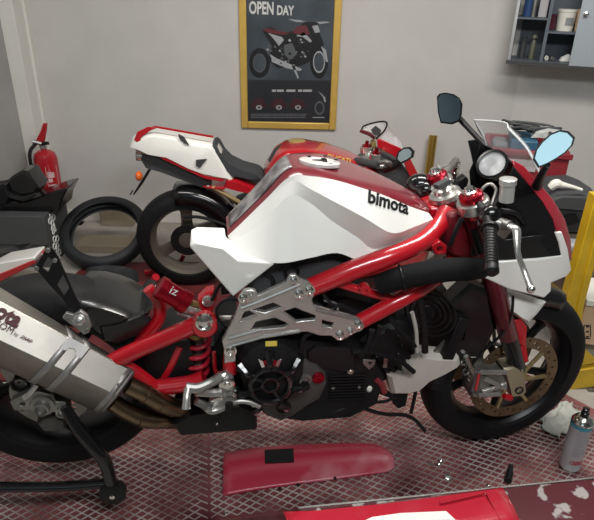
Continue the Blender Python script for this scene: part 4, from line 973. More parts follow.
for k in range(14):
    for q_ in range(2):
        a = -1.9 + q_ * .0; z = .075 + k * .008
        lb.rings([[ct + V((math.cos(b) * .0345, math.sin(b) * .0345, z + h)) for h in (0, .0018)] for b in [-2.2 + .09 * i for i in range(10 + (k * 5) % 6)]], closed=False, cap=False)
lb.build('label_print', mat('print_grey', (.22, .24, .28), .6), can)
lg = M()
for k in range(4): lg.torus(ct + V((math.cos(-1.95 + k * .25) * .0342, math.sin(-1.95 + k * .25) * .0342, .046)), (math.cos(-1.95 + k * .25), math.sin(-1.95 + k * .25), 0), .0075, .0012, 14, 6)
lg.build('label_emblem', mat('print_red', (.4, .05, .06), .6), can)
# foreground bench with fairing piece
ZB = .52
e0, e1 = G(298, 508, ZB), G(594, 478, ZB); bd = (e1 - e0).normalized(); bn = V((bd.y, -bd.x, 0))
bench = empty('workbench', e0 + bd * .4 + bn * .25 - V((0, 0, ZB)), 'dark red workbench top with chipped paint in the foreground', 'workbench')
M().box(e0 + bd * .55 + bn * .25 - V((0, 0, .012)), bd, bn, (0, 0, 1), 1.1, .50, .024).build('bench_top', benchred, bench, bevel=.002)
M().box(e0 + bd * .55 + bn * .0015 + V((0, 0, .001)), bd, bn, (0, 0, 1), 1.1, .006, .005).build('edge_strip', darksil, bench, bevel=.001)
for s_, t_ in ((.08, .06), (1.02, .06), (.08, .44), (1.02, .44)): M().box(e0 + bd * s_ + bn * t_ - V((0, 0, ZB / 2 + .012)), bd, bn, (0, 0, 1), .04, .04, ZB - .024).build('leg', benchred, bench)
bf = empty('fairing_part', G(420, 512, ZB), 'glossy bright red and white fairing piece lying on the workbench', 'fairing part')
R_ = []
for k, (xa, ya, xb, yb) in enumerate(((283, 514, 290, 540), (310, 513, 300, 545), (345, 508.5, 340, 550), (380, 504.5, 380, 550), (420, 499, 425, 550), (455, 493.5, 470, 550), (490, 489, 510, 540), (500, 488.5, 518, 530))):
    a, b = G(xa, ya, ZB + .004), G(xb, yb, ZB + .004)
    R_.append([a.lerp(b, t) + V((0, 0, z)) for t, z in ((0, 0), (.05, .012), (.12, .02), (.3, .022), (.6, .03), (1, .03))])
M().rings(R_, closed=False, cap=False).build('shell', mat('bright_red', (.48, .02, .04), .2, 0, .8), bf, solid=.004, ang=30)
M().plate([G(372, 517, ZB + .034), G(400, 513, ZB + .034), G(446, 511, ZB + .034), G(458, 522, ZB + .034), G(420, 545, ZB + .034), G(345, 530, ZB + .034)], (0, 0, -.008)).build('white_area', white, bf)
M().lathe(G(508, 515, ZB + .03), (0, 0, 1), [(0, .005), (.003, .005)], 12).build('screw_hole', text_blk, bf)
rl = M().tube([G(440, 503, ZB + .032), G(486, 492.5, ZB + .032), G(500, 520, ZB + .032)], .0035, 8, smooth=False).build('shell_ridge', mat('bright_red2', (.48, .02, .04), .2, 0, .8), bf)

# ================================================================ BACKGROUND LEFT
# fire extinguisher on the wall
fe = empty('fire_extinguisher', Wl(53, 204, YKF - .10), 'red fire extinguisher hanging on the back wall by the white column', 'fire extinguisher')
b0_ = Wl(53, 202, YKF - .10); t0_ = Wl(47.5, 150, YKF - .10); d_ = (0, 0, 1); Lx = t0_.z - b0_.z
M().lathe(b0_, d_, [(0, .070), (.012, .080), (Lx - .06, .080), (Lx - .025, .070), (Lx - .005, .045), (Lx, .022), (Lx + .03, .020)], 36).build('cylinder', mat('extinguisher_red', (.42, .012, .02), .3, 0, .6), fe)
M().lathe(b0_ + V((0, 0, Lx + .015)), d_, [(0, .026), (.02, .026), (.025, .018), (.04, .018)], 18).build('valve', silver, fe)
vt = b0_ + V((0, -.02, Lx + .05))
M().tube([vt, vt + V((-.05, -.02, .02))], .014, 8).build('nozzle_outlet', darksil, fe)
M().plate([vt + V(q) for q in ((-.03, 0, -.01), (.02, 0, .01), (.05, 0, .10), (.06, 0, .14), (.035, 0, .14), (.005, 0, .08), (-.03, 0, .03))], (0, .018, 0)).build('handle', mat('handle_red', (.42, .012, .02), .4), fe, bevel=.002)
M().tube([vt, vt + V((.05, 0, .005))], .012, 8).build('lever', blk, fe)
M().tube([vt + V((-.04, 0, 0)), vt + V((-.075, -.04, -.06)), vt + V((-.07, -.06, -.20)), vt + V((-.055, -.065, -.40))], .012, 10).build('hose', blk, fe)
lm = M(); z0, z1 = .05, Lx - .12
R_ = [[b0_ + V((math.cos(a) * .0812, math.sin(a) * .0812, z)) for z in (z0, z1)] for a in [-1.25 + .08 * k for k in range(12)]]
fe_l = M()
for k in range(7):
    z = z0 + (z1 - z0) * k / 7
    fe_l.rings([[b0_ + V((math.cos(a) * .0812, math.sin(a) * .0812, z + h)) for h in (0, .014 + .012 * (k % 3))] for a in [-1.2 + .07 * i for i in range(6 + (k * 3) % 6)]], closed=False, cap=False)
for a in (-1.3, -.35): fe_l.rings([[b0_ + V((math.cos(a + e) * .0812, math.sin(a + e) * .0812, z)) for z in (z0 - .02, z1 + .02)] for e in (0, .04)], closed=False, cap=False)
fe_l.build('label_print', mat('label_pink', (.72, .50, .50), .6), fe)
M().box(b0_ + V((-.02, .089, Lx * .7)), (1, 0, 0), (0, 1, 0), (0, 0, 1), .06, .022, .06).build('wall_bracket', darksil, fe)
# socket box
sb = empty('wall_socket', Wl(62, 214, YW), 'ivory surface mounted wall socket with black plug below the extinguisher', 'socket')
cs_ = Wl(62, 214, YW - .02); M().box(cs_, (1, 0, 0), (0, 1, 0), (0, 0, 1), .06, .04, .11).build('housing', ivory, sb, bevel=.004)
M().lathe(cs_ + V((-.02, -.02, -.03)), (0, -1, 0), [(0, .022), (.03, .020), (.034, .012)], 16).build('plug', blk, sb)
# storage box with motorcycle panels on top
YB = 3.42
bx = empty('storage_box', Wl(25, 270, YB), 'dark grey storage box with printed side under the black body panels', 'box')
x0b, x1b = max(Wl(2, 240, YB).x - .12, XL + .02), Wl(47, 240, YB).x
ztop = Wl(25, 216, YB).z; zsp = Wl(25, 244, YB).z
fr_ = Fr((0, YB, 0), 0)
gp = mat('box_grey', (.075, .078, .08), .7)
M().abox(x0b, x1b, YB, YB + .36, 0, zsp - .005).build('lower_body', gp, bx, bevel=.004)
M().abox(x0b - .008, x1b + .008, YB - .008, YB + .37, zsp - .005, ztop).build('upper_body', gp, bx, bevel=.004)
pr = M()
for k, (zz, s_) in enumerate(((ztop - .06, .032), (ztop - .13, .022), (zsp - .03, .034), (zsp - .11, .03), (zsp - .19, .03))):
    for q_ in range(4):
        a = q_ * 1.57 + k; pr.torus(V((x1b + .0095, YB + .10 + math.cos(a) * s_, zz + math.sin(a) * s_)), (1, 0, 0), s_ * .6, .004, 14, 6)
pr.build('printed_pattern', text_w, bx)
bpn = empty('body_panel', Wl(30, 215, YB + .1), 'black moulded motorcycle undertray piled on top of the grey storage box', 'body panel')
Yb = YB + .08
Wb = lambda L, Y=Yb: [Wl(x, y, Y) for x, y in L]
M().plate(Wb([(0, 214), (0, 192), (8, 198), (20, 203), (38, 197), (58, 190), (68, 188), (62, 200), (60, 211), (50, 215)]), (0, .22, 0)).build('tray', gblk, bpn, bevel=.012)
M().puff(Wb([(4, 184), (12, 176), (22, 170.5), (28, 171), (34, 180), (40, 188), (38, 193), (20, 196), (8, 192)], Yb - .01), V((0, -1, 0)), [(-.16, .9), (-.1, 1), (0, 1), (.02, .8)]).build('seat_cowl', gblk, bpn, ang=30)
M().tube(Wb([(6, 184), (10, 194), (24, 198), (36, 194)], Yb - .04), [.012, .02, .02, .012], 8).build('ridge', chrome if False else gblk, bpn)
M().puff(Wb([(-8, 186), (4, 184), (12, 196), (8, 204), (-8, 206)], Yb - .03), V((0, -1, 0)), [(-.1, 1), (0, 1), (.02, .8)]).build('side_pod', blk, bpn, ang=30)
# second long black panel below and red/white tail piece in front of the box
YC = 2.70
tp_ = empty('tail_fairing', Wl(15, 275, YC), 'red and white loose tail fairing lying left behind the rear wheel', 'fairing')
Wc = lambda L, Y=YC: [Wl(x, y, Y) for x, y in L]
M().plate(Wc([(-30, 278), (0, 263), (34, 257), (35, 259.5), (0, 274), (-30, 288)]), (0, .14, .0)).build('white_shell', white, tp_, bevel=.006)
M().plate(Wc([(-30, 290), (0, 274), (34, 260), (36, 263), (28, 268), (0, 282), (-30, 300)], YC - .01), (0, .14, 0)).build('red_shell', red, tp_, bevel=.006)
M().tube(Wc([(32, 262), (38, 258), (42, 254)]), .008, 8).build('clip', silver, tp_)
M().plate(Wc([(-30, 262), (0, 254), (24, 250), (26, 253), (0, 259), (-30, 268)], YC + .14), (0, .10, 0)).build('black_lip', gblk, tp_, bevel=.004)
# rest for the loose fairing
rs = M().abox(Wl(-40, 300, 2.5).x, Wl(38, 300, 2.66).x, 2.66, 3.0, 0, Wl(10, 286, 2.66).z)
rs.v = [V((p.x, p.y, min(p.z, Wl(10, 300, 2.66).z))) for p in rs.v]
tag(rs.build('cardboard_box', cardg, bevel=.004), 'low grey cardboard box supporting the loose red and white tail fairing', 'box')

# loose tyre tipped onto a cardboard box
lt = M(); tl = V((.05, -.52, .85)).normalized()
profT = []
for k in range(15):
    t = math.pi * k / 14; profT.append((-.055 * math.cos(t), .232 + .062 * (math.sin(t) ** .6)))
profT += [(.045, .222), (.040, .234), (.046, .256), (.03, .282), (0, .286), (-.03, .282), (-.046, .256), (-.040, .234), (-.045, .222), profT[0]]
ltc = Wl(107, 247, 3.60)
lt.lathe(ltc, tl, profT, 64, cap=False)
zm = min(p.z for p in lt.v); lt.v = [p + V((0, 0, .002 - zm)) for p in lt.v]
tag(lt.build('spare_tyre', mat('tyre_blue_black', (.016, .018, .021), .55, var=.3, vs=10, bump=.2)), 'loose motorcycle tyre tipped against a cardboard box near the back wall', 'tyre')
YD = 3.66
cb = M(); xa, xb = Wl(74, 250, YD).x, Wl(150, 250, YD).x; zt_ = Wl(100, 246, YD).z
cb.abox(xa, xb, YD, YD + .19, 0, min(zt_, .15))
tag(cb.build('cardboard_box', card, bevel=.004), 'low tan cardboard box seen through the hole of the loose tyre', 'box')
xa, xb = Wl(100, 215, YW - .10).x, Wl(132, 215, YW - .10).x
cb2 = M(); cb2.abox(xa, xb, YW - .11, YW - .02, 0, Wl(110, 206, YW - .10).z)
tag(cb2.build('cardboard_box', card, bevel=.004), 'brown cardboard box standing against the wall above the tyre', 'box')
xa, xb = Wl(50, 225, YW - .10).x, Wl(82, 225, YW - .10).x
tag(M().abox(xa, xb, YW - .11, YW - .02, 0, Wl(60, 226, YW - .10).z).build('cardboard_box', cardg, bevel=.003), 'grey brown low cardboard box by the wall left of the tyre', 'box')
# red paddock stand of the second motorcycle
rp = empty('paddock_stand', G(140, 284, 0), 'red tube paddock stand on the floor under the rear wheel behind', 'paddock stand')
M().tube([G(136, 291, .05), G(144, 288, .05), G(151, 283, .06), G(156, 277, .12)], .024, 12).build('foot_tube', red, rp)
M().tube([G(145, 272, .035), G(165, 272, .035)], .02, 10).build('cross_tube', red, rp)
a_ = Wl(176, 266, 3.42); M().tube([Wl(177, 268, 3.42), Wl(184, 255, 3.42)], .014, 8).build('upright', red, rp)
M().ball(G(155, 287, .05), .022).build('end_cap', darksil, rp)
# lowered red platform under the second motorcycle
lp = M().plate([G(-60, 380, .012), G(430, 380, .012), G(400, 262, .012), G(90, 262, .012)], (0, 0, -.012))
tag(lp.build('floor_mat', mat('dark_red_mat', (.13, .02, .022), .6, var=.4, vs=9)), 'dark red mat spread on the floor between the two motorcycles', 'mat')
# black gloves / folded sleeves
for L, lb in (([(92, 277), (104, 275), (122, 277), (136, 281), (124, 284), (106, 283)], 'flat black cloth sleeve on the red mat, nearer one'), ([(86, 268.5), (104, 266), (128, 268), (138, 271.5), (126, 273), (100, 272)], 'flat black cloth sleeve on the red mat, farther one')):
    pts = [G(x, y, .085) for x, y in L]
    m_ = M().puff(pts, V((0, 0, 1)), [(-.072, 1), (0, 1), (.015, .8)])
    tag(m_.build('cloth_sleeve', fabric, ang=60), lb, 'sleeve')

# ================================================================ POSTER
pf = empty('poster', Wl(289, 130, YW), 'framed open day poster with a motorcycle in a gold frame on the wall', 'poster')
YF = YW - .025
cTL, cTR, cBR, cBL = Wl(237.5, 0, YF), Wl(341.5, -1, YF), Wl(336.5, 130, YF), Wl(242, 128.5, YF)
xl, xr = (cBL.x + cTL.x) / 2, (cBR.x + cTR.x) / 2; zb = (cBL.z + cBR.z) / 2; zt2 = zb + .965; fw = .05
def frm(x0, x1, z0, z1):
    M().abox(x0, x1, YF, YW - .002, z0, z1).build('frame_bar', goldf, pf, bevel=.007)
frm(xl, xl + fw, zb, zt2); frm(xr - fw, xr, zb, zt2); frm(xl + fw, xr - fw, zb, zb + fw); frm(xl + fw, xr - fw, zt2 - fw, zt2)
M().abox(xl + fw - .002, xr - fw + .002, YW - .012, YW - .004, zb + fw - .002, zt2 - fw + .002).build('print', mat('poster_dark', (.085, .105, .125), .35, var=.35, vs=4), pf)
xi0, xi1, zi0, zi1 = xl + fw, xr - fw, zb + fw, zt2 - fw
YP = YW - .0125
def pp(px, py, o=0): return Wl(px, py, YP - o)
M().plate([V((xi0, YP, zi0)), V((xi1, YP, zi0)), pp(331, 80.5), pp(247.5, 80)], (0, .0004, 0)).build('print_lower', mat('poster_lower', (.03, .034, .04), .35), pf)
M().plate([pp(247.5, 79.5, .0006), pp(331, 80, .0006), pp(331, 80.8, .0006), pp(247.5, 80.4, .0006)], (0, .0004, 0)).build('print_rule', plastic_d, pf)
text('poster_heading', 'OPEN', pp(249, 14, .001), pp(273.5, 15, .001), (0, 0, 1), (0, -1, 0), text_w, pf, bold=.03, squash=1.65)
text('poster_heading', 'DAY', pp(277, 15, .001), pp(294, 15.6, .001), (0, 0, 1), (0, -1, 0), text_w, pf, bold=.03, squash=1.45)
wl = M(); x = 272
for wdt in (4, 7, 1, 9, 1, 4, 9):
    if wdt > 1: wl.plate([pp(x, 91.8, .001), pp(x, 89.6, .001), pp(x + wdt, 89.6, .001), pp(x + wdt, 91.8, .001)], (0, .0004, 0))
    x += wdt + .8
wl.build('poster_line', mat('print_soft_white', (.5, .5, .5), .6), pf, flat=True)
sm = M()
for r_ in range(3):
    x = 251
    while x < 305:
        wdt = random.uniform(1.5, 5); sm.plate([pp(x, 114.5 + r_ * 1.7, .001), pp(x, 113.9 + r_ * 1.7, .001), pp(x + wdt, 113.9 + r_ * 1.7, .001), pp(x + wdt, 114.5 + r_ * 1.7, .001)], (0, .0004, 0)); x += wdt + .7
sm.build('poster_small_print', mat('print_dim', (.22, .22, .24), .6), pf, flat=True)
# printed motorcycle: flat shapes on the sheet
pg = mat('print_grey_light', (.42, .44, .46), .5); pdk = mat('print_black', (.012, .013, .015), .5); prd = mat('print_dull_red', (.16, .03, .04), .5); pmid = mat('print_mid_grey', (.12, .13, .14), .5)
def ring2(cx, cy, rx, ry, r2, o, name, mt, n=36):
    ou = [pp(cx + rx * math.cos(a), cy + ry * math.sin(a), o) for a in [2 * math.pi * k / n for k in range(n)]]
    inn = [pp(cx + rx * r2 * math.cos(a), cy + ry * r2 * math.sin(a), o) for a in [2 * math.pi * k / n for k in range(n)]]
    M().plate(ou, (0, .0003, 0), [inn]).build(name, mt, pf)
ring2(259.5, 63, 10.5, 15, .62, .0016, 'printed_tyre', pdk); ring2(259.5, 63, 6.6, 9.5, .86, .0018, 'printed_rim', pmid)
ring2(319, 62, 9, 16.5, .66, .0016, 'printed_tyre', pdk); ring2(319, 62, 6, 11, .84, .0018, 'printed_rim', pg)
def shp(L, mt, name, o=.002): M().plate([pp(x, y, o) for x, y in L], (0, .0003, 0)).build(name, mt, pf)
for k in range(40):
    a = random.uniform(0, 6.28); q = random.random() ** .5; cx, cy = 288 + 22 * q * math.cos(a), 52 + 15 * q * math.sin(a); e = random.uniform(.6, 1.8)
    shp([(cx - e, cy), (cx, cy - e * 1.3), (cx + e * 1.2, cy + .3), (cx + .2, cy + e * .7)], (pg, pmid, pmid, pdk)[k % 4], 'printed_detail', .0022 + .00001 * k)
shp([(262, 30), (270, 27), (284, 33), (296, 30), (304, 22), (318, 22), (320, 34), (324, 44), (314, 60), (300, 66), (278, 68), (268, 60), (272, 46)], pdk, 'printed_body', .0014)
shp([(262, 30), (268, 28), (288, 33), (296, 31), (284, 35), (270, 33)], prd, 'printed_tail')
shp([(268, 33), (282, 37), (284, 40), (279, 46), (273, 38)], pg, 'printed_side')
shp([(292, 32), (298, 26), (306, 25), (310, 34), (302, 36)], prd, 'printed_tank')
shp([(296, 36), (304, 32), (312, 41), (310, 42.5), (303, 37)], pg, 'printed_stripe')
shp([(316, 22), (326, 21.5), (330, 22.5), (320, 24)], pg, 'printed_bar'); shp([(288, 19), (300, 20), (306, 22), (296, 22)], pg, 'printed_bar')
shp([(312, 26), (318, 25), (320, 32), (315, 33)], pg, 'printed_lamp'); shp([(284, 45), (292, 43), (297, 54), (290, 60), (284, 54)], pmid, 'printed_engine')
shp([(270, 54), (276, 58), (290, 64), (302, 69), (300, 71), (286, 68), (272, 62)], pg, 'printed_exhaust'); shp([(321, 46), (326, 50), (328, 62), (326, 62), (323, 52)], pg, 'printed_fender')
shp([(294, 64), (299, 78), (297.5, 78.5), (292, 66)], pg, 'printed_stand'); shp([(318, 91), (325, 97), (326, 102), (324.5, 102), (323, 97)], pg, 'printed_streak')
for cx in (259, 279, 298):
    shp([(cx - 9, 106), (cx - 4, 98), (cx + 4, 99), (cx + 8, 106), (cx + 4, 109), (cx - 5, 109)], mat('print_deep_red', (.06, .02, .025), .5), 'printed_small_bike')
    ring2(cx, 107.5, 3, 2.3, .5, .0024, 'printed_small_wheel', pg, 14)
ring2(319.5, 108, 5, 7, .7, .0022, 'printed_emblem', pmid, 20); shp([(312.5, 117), (324.5, 117.2), (324.5, 118), (312.5, 117.8)], pg, 'printed_caption')
M().abox(xi0, xi1, YW - .0175, YW - .0165, zi0, zi1).build('cover_sheet', mat('poster_glass', (.02, .02, .02), .12, alpha=.05, spec=.6), pf)

# ================================================================ CABINET ON THE RIGHT WALL
ca = Fr((XC, YW, 0), -20)
CN = Fr(ca.w(0, .30, 0), -20)     # front plane
q0 = CN.P(507, 62, 0); q1 = CN.P(660, 66, 0)
s0 = CN.L(q0).x; zc0 = q0.z; s1 = s0 + 1.05; zh = zc0 + .60
cab = empty('wall_cabinet', CN.w((s0 + s1) / 2, -.15, zc0), 'blue grey open wall cabinet with sliding door mounted on the right wall', 'cabinet')
bk = lambda a, b, wa, wb, za, zb: M().box(CN.w((a + b) / 2, (wa + wb) / 2, (za + zb) / 2), ca.d, ca.n, (0, 0, 1), b - a, abs(wb - wa), zb - za)
sx0 = s0
bk(s0, s1, -.295, -.285, zc0, zh).build('back_panel', cabm, cab)
bk(s0, s1, -.285, 0, zc0, zc0 + .015).build('bottom_panel', cabm, cab); bk(s0, s1, -.285, 0, zh - .015, zh).build('top_panel', cabm, cab)
bk(s0, s0 + .018, -.285, 0, zc0 + .015, zh - .015).build('side_panel', alu, cab); bk(s1 - .018, s1, -.285, 0, zc0 + .015, zh - .015).build('side_panel', cabm, cab)
zS2 = CN.P(560, 31.5, -.05).z
mid_s = CN.L(CN.P(545, 40, -.03)).x
bk(s0 + .018, mid_s - .01, -.285, -.02, CN.P(520, 17, -.02).z - .012, CN.P(520, 17, -.02).z).build('shelf', cabm, cab)
bk(mid_s + .01, s1 - .018, -.285, -.02, zS2 - .012, zS2).build('shelf', cabm, cab)
bk(mid_s - .01, mid_s + .01, -.285, -.01, zc0 + .015, zh - .015).build('divider', cabm, cab)
ds = CN.L(CN.P(574, 40, 0)).x
dr = bk(ds, s1, .001, .016, zc0 + .004, zh).build('door', cabd, cab)
kn = M().lathe(CN.P(586, 14, .017), ca.n, [(0, .008), (.012, .008), (.014, .014), (.022, .014), (.024, .010)], 16); ko = kn.build('knob', chrome, cab); ko.parent = dr; 
dr_o = dr['_o']
bk(s0 - .006, s1, .0, .012, zc0 - .01, zc0 + .012).build('edge_trim', plastic_d, cab)
def shelf_item(px, py, w0, prof, mt, name, label, cat, zb, group=None):
    p = CN.P(px, py, w0); p = V((p.x, p.y, zb)); return tag(M().lathe(p, (0, 0, 1), prof, 24).build(name, mt), label, cat, group)
zb2 = zS2 + .001; zb1 = zc0 + .016
bc = CN.P(564, 30, -.12); bc.z = zb2
bu = empty('bucket', bc, 'white plastic bucket with lid and grey label on the cabinet shelf', 'bucket')
M().lathe(bc, (0, 0, 1), [(0, .050), (.11, .056), (.112, .060), (.125, .060), (.128, .055)], 28).build('body', ivory, bu)
M().rings([[bc + V((math.cos(a) * (.0545), math.sin(a) * .0545, z)) for z in (.035, .08)] for a in [-2.0 + .1 * k for k in range(12)]], closed=False, cap=False).build('label_print', mat('label_greygreen', (.25, .27, .27), .6), bu)
shelf_item(579, 30, -.10, [(0, .028), (.13, .030), (.132, .026)], tanb, 'paper_tin', 'tan paper wrapped tin beside the white bucket in the cabinet', 'tin', zb2)
shelf_item(554, 30, -.22, [(0, .045), (.09, .045)], mat('maroon_tin', (.12, .03, .05), .5), 'paint_tin', 'dark maroon tin behind the white bucket in the cabinet', 'tin', zb2)
zb3 = CN.P(520, 17, -.02).z + .001
shelf_item(527, 16, -.12, [(0, .028), (.14, .028), (.16, .012), (.19, .012)], mat('bottle_blue', (.03, .07, .18), .3), 'aerosol_bottle', 'blue bottle on the upper left cabinet shelf', 'bottle', zb3)
shelf_item(533, 16, -.10, [(0, .015), (.17, .015)], darksil, 'metal_tube', 'thin grey tube on the upper cabinet shelf beside the blue bottle', 'tube', zb3)
p = CN.P(542, 16, -.10); p.z = zb3
tag(M().box(p + V((0, 0, .075)), ca.d, ca.n, (0, 0, 1), .05, .08, .15).build('carton', mat('carton_grey', (.42, .40, .42), .7), bevel=.002), 'pale grey carton on the upper cabinet shelf by the divider', 'carton')
shelf_item(521, 58, -.15, [(0, .020), (.09, .020), (.10, .012), (.12, .012), (.13, .018), (.14, .006)], plastic_d, 'oil_can', 'dark oil can at the cabinet bottom, left one of two', 'oil can', zb1)
shelf_item(531, 57, -.12, [(0, .018), (.10, .018), (.12, .008), (.13, .020), (.15, .012)], mat('dark_olive', (.10, .10, .07), .5), 'oil_can', 'dark olive topped oil can at the cabinet bottom, right one of two', 'oil can', zb1)
for k, (x, lb_, mt) in enumerate(((541, 'small grey roll on the cabinet bottom next to the divider', darksil), (546, 'small white crumpled cup on the cabinet bottom', ivory), (552, 'small dark spray nozzle on the cabinet bottom', darksil))):
    p = CN.P(x, 60, -.08); p.z = zb1 + .014
    tag(M().torus(p, (.3, -1, .1), .010, .006, 16, 8).build('small_roll', mt), lb_, 'roll')
p = CN.P(565, 60, -.07); p.z = zb1 + .002
tag(M().puff([p + V(q) for q in ((-.03, 0, 0), (.03, 0, 0), (.035, 0, .03), (.02, 0, .045), (-.005, 0, .03), (-.02, 0, .025))], V((0, -1, 0)), [(-.03, .9), (0, 1)]).build('crumpled_rag', text_w), 'white crumpled rag on the cabinet bottom near the sliding door', 'rag')

# brass rod standing at the wall
bt = Wl(434, 136, YW - .09)
gx = bt.x
tag(M().tube([V((gx, YW - .07, bt.z)), V((gx - .03, YW - .2, .0))], .03, 16, smooth=False).build('brass_pipe', brass), 'golden brass pipe leaning upright against the back wall', 'pipe')

# ================================================================ RIGHT SIDE CLUTTER
# red crate
YR = 3.30
crf = Fr((0, YR, 0), -14)
def CR(x, y, w0=0): return crf.P(x, y, w0)
ctop = CR(520, 150).z; sL, sR = crf.L(CR(487, 150)).x, crf.L(CR(572, 150)).x; zbt = CR(530, 194).z
crt = empty('crate', crf.w((sL + sR) / 2, -.15, zbt), 'open red plastic crate full of parts behind the fairing and mirror', 'crate')
def cbx(a, b, wa, wb, za, zb): return M().box(crf.w((a + b) / 2, (wa + wb) / 2, (za + zb) / 2), crf.d, crf.n, (0, 0, 1), b - a, abs(wb - wa), zb - za)
cbx(sL, sR, -.02, 0, zbt, ctop).build('front_panel', crate_r, crt, bevel=.005)
cbx(sL, sR, -.34, -.32, zbt, ctop).build('rear_panel', crate_r, crt, bevel=.005)
cbx(sL, sL + .02, -.32, -.02, zbt, ctop).build('side_panel', crate_r, crt); cbx(sR - .02, sR, -.32, -.02, zbt, ctop).build('side_panel', crate_r, crt)
cbx(sL, sR, -.34, 0, zbt - .0, zbt + .015).build('bottom_panel', crate_r, crt)
cbx(sL - .012, sR + .012, -.0, .012, ctop - .03, ctop).build('rim', crate_r, crt, bevel=.004)
cbx(sL + .02, sL + .26, .001, .006, ctop - .11, ctop - .05).build('pale_sticker', mat('sticker_pale', (.42, .38, .38), .6), crt)
tag(cbx(sL + .12, sR - .16, -.28, -.04, ctop - .03, ctop + .04).build('tool_case', blue, bevel=.008), 'teal blue plastic case lying on top in the red crate', 'case')
cv = M()
for k in range(7):
    pts = [crf.w(sL + .05 + random.random() * (sR - sL - .1), -.05 - random.random() * .2, ctop + .056 + random.random() * .045) for _ in range(4)]; cv.tube(pts, .007, 8)
tag(cv.build('cable_tangle', plastic_d), 'tangle of dark cables on top of the red crate', 'cables', kind='stuff')
tag(M().puff([crf.w(sL + .22 + a, -.10, ctop + b) for a, b in ((0, .045), (.14, .05), (.17, .09), (.08, .10), (.02, .08))], crf.n, [(-.08, .9), (0, 1), (.02, .7)]).build('plastic_bag', mat('clear_bag', (.7, .72, .70), .3, alpha=.6)), 'clear crumpled plastic bag on top of the crate contents', 'bag')
tag(cbx(sL + .03, sL + .11, -.2, -.05, ctop - .1, ctop + .02).build('fabric_roll', mat('grey_roll', (.16, .16, .17), .8), bevel=.02), 'grey rolled fabric at the left end of the red crate', 'fabric roll')
# bench/box stack that carries the crate
tag(M().box(crf.w((sL + sR) / 2 + .06, -.17, zbt / 2), crf.d, crf.n, (0, 0, 1), sR - sL - .02, .33, zbt - .002).build('support_cabinet', mat('dim_brown', (.13, .10, .08), .8, var=.3, vs=6)), 'dim brown cupboard standing under the red crate', 'cupboard')
# dark grey plastic trunk
YG = 2.84; gf = Fr((0, YG, 0), -10)
gg = empty('storage_case', gf.P(575, 240, 0), 'dark grey moulded plastic case on the clutter right of the fairing', 'case')
M().puff([gf.P(x, y, 0) for x, y in ((548, 198), (556, 192), (580, 191), (592, 196), (604, 204), (606, 232), (560, 232), (552, 220))], gf.n, [(-.28, .9), (-.24, 1), (0, 1), (.02, .93)]).build('body', plastic_d, gg, ang=30)
M().puff([gf.P(x, y, .03) for x, y in ((546, 201), (560, 196), (588, 197), (606, 207), (606, 212), (556, 208))], gf.n, [(-.3, 1), (0, 1), (.012, .9)]).build('lid', plastic_d, gg, ang=30)
M().puff([gf.P(x, y, .035) for x, y in ((562, 216), (576, 214), (580, 222), (566, 226))], gf.n, [(-.01, 1), (0, 1)]).build('recess', blk, gg)
wb = M().tube([gf.P(x, y, -.02) for x, y in ((550, 188), (556, 184), (562, 185), (572, 187), (582, 190))], [.018, .024, .016, .010, .008], 10)
tag(wb.build('white_strap', ivory), 'white knotted strap lying on the grey plastic case', 'strap')
zb4 = gf.P(575, 233, 0).z - .006
tag(M().box(gf.w(gf.L(gf.P(590, 240, 0)).x, -.16, zb4 - .06), gf.d, gf.n, (0, 0, 1), .34, .30, .115).build('cardboard_box', card, bevel=.004), 'brown cardboard box directly under the grey plastic case', 'box')
tag(M().ball(gf.P(574, 247, .075), .06, .05, .040).build('plastic_bag', mat('grey_bag', (.35, .36, .38), .4, var=.5, vs=30, bump=.8, bs=40)), 'crumpled silver grey plastic bag between fairing nose and yellow post', 'bag')
tag(M().box(gf.w(gf.L(gf.P(588, 270, 0)).x, -.16, zb4 - .12 - .14), gf.d, gf.n, (0, 0, 1), .36, .30, .27).build('cardboard_box', mat('dark_card', (.17, .12, .09), .85, var=.3, vs=8), bevel=.004), 'dark brown cardboard box beneath the small brown one behind the yellow post', 'box')
zb5 = zb4 - .12 - .28
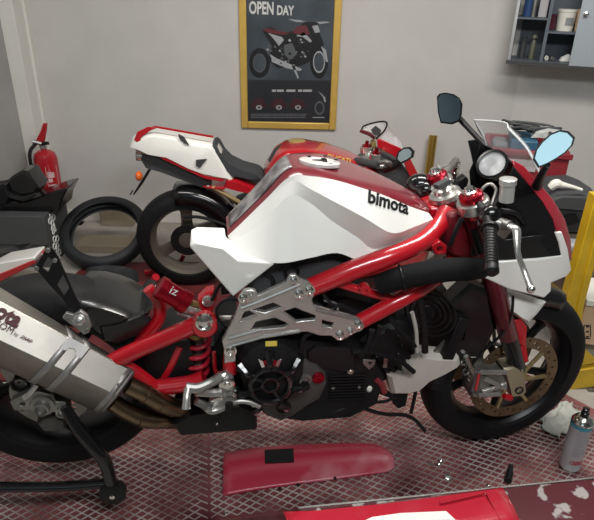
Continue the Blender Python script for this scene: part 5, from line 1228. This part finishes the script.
# printed carton at right edge
YK = 2.58; kf = Fr((0, YK, 0), -12)
kc = kf.L(kf.P(592, 318, 0)); ktop = kf.P(592, 300, 0).z; kbot = kf.P(592, 345, 0).z
kb = empty('printed_carton', kf.w(kc.x + .1, -.12, kbot), 'pale cardboard carton with black printed mark behind the yellow post', 'carton')
M().box(kf.w(kf.L(kf.P(582, 318, 0)).x + .16, -.12, (ktop + kbot) / 2), kf.d, kf.n, (0, 0, 1), .32, .24, ktop - kbot).build('body', tanb, kb, bevel=.003)
M().box(kf.w(kf.L(kf.P(582, 318, 0)).x + .16, -.11, ktop - .012), kf.d, kf.n, (0, 0, 1), .325, .245, .03).build('lid', ivory, kb, bevel=.003)
km = M()
for a, b, c, d in ((583.5, 326, 584.5, 338), (586, 326, 589, 327.5), (586, 331, 589, 332.5), (586, 336, 589, 337.5), (590, 326, 591, 337), (583.5, 325, 591, 325.7), (583, 338, 590.5, 339)):
    km.plate([kf.P(a, b, .002), kf.P(c, b, .002), kf.P(c, d, .002), kf.P(a, d, .002)], kf.n * -.001)
km.build('printed_mark', text_blk, kb, flat=True)
tag(M().box(kf.w(kf.L(kf.P(590, 350, 0)).x + .13, -.17, kbot / 2 - .002), kf.d, kf.n, (0, 0, 1), .36, .22, kbot - .006).build('support_crate', mat('grey_crate', (.35, .34, .31), .7)), 'grey box carrying the printed carton at the right edge', 'box')
# yellow stand
YY = 2.17; yf = Fr((0, YY, 0), 4)
yy = empty('yellow_stand', V((yf.P(590, 388, 0).x, YY, 0)), 'yellow steel stand with slanted post and foot right of the front wheel', 'stand')
M().plate([yf.P(x, y, 0) for x, y in ((596, 196), (610, 196), (581, 306), (575, 370), (560, 372), (566, 304))], yf.n * -.06).build('slanted_post', yel, yy, bevel=.003)
M().plate([yf.P(x, y, .01) for x, y in ((604, 201), (612, 201), (584, 306), (577, 370), (574, 370), (578, 306))], yf.n * -.02).build('post_flange', yel, yy, bevel=.002)
zf = yf.P(580, 389, 0).z
M().plate([yf.P(x, y, 0) for x, y in ((556, 374), (640, 362), (640, 380), (556, 392))], yf.n * -.08).build('foot_beam', yel, yy, bevel=.004)
M().plate([yf.P(x, y, -.01) for x, y in ((578, 366), (580, 345), (600, 362))], yf.n * -.01).build('gusset', yel, yy)
M().lathe(yf.P(592, 396, .02), yf.n, [(-.03, .035), (0, .038), (.005, .03), (.008, .01)], 24).build('caster_wheel', darksil, yy)

for ob in list(bpy.data.objects):
    if '_o' in ob: del ob['_o']
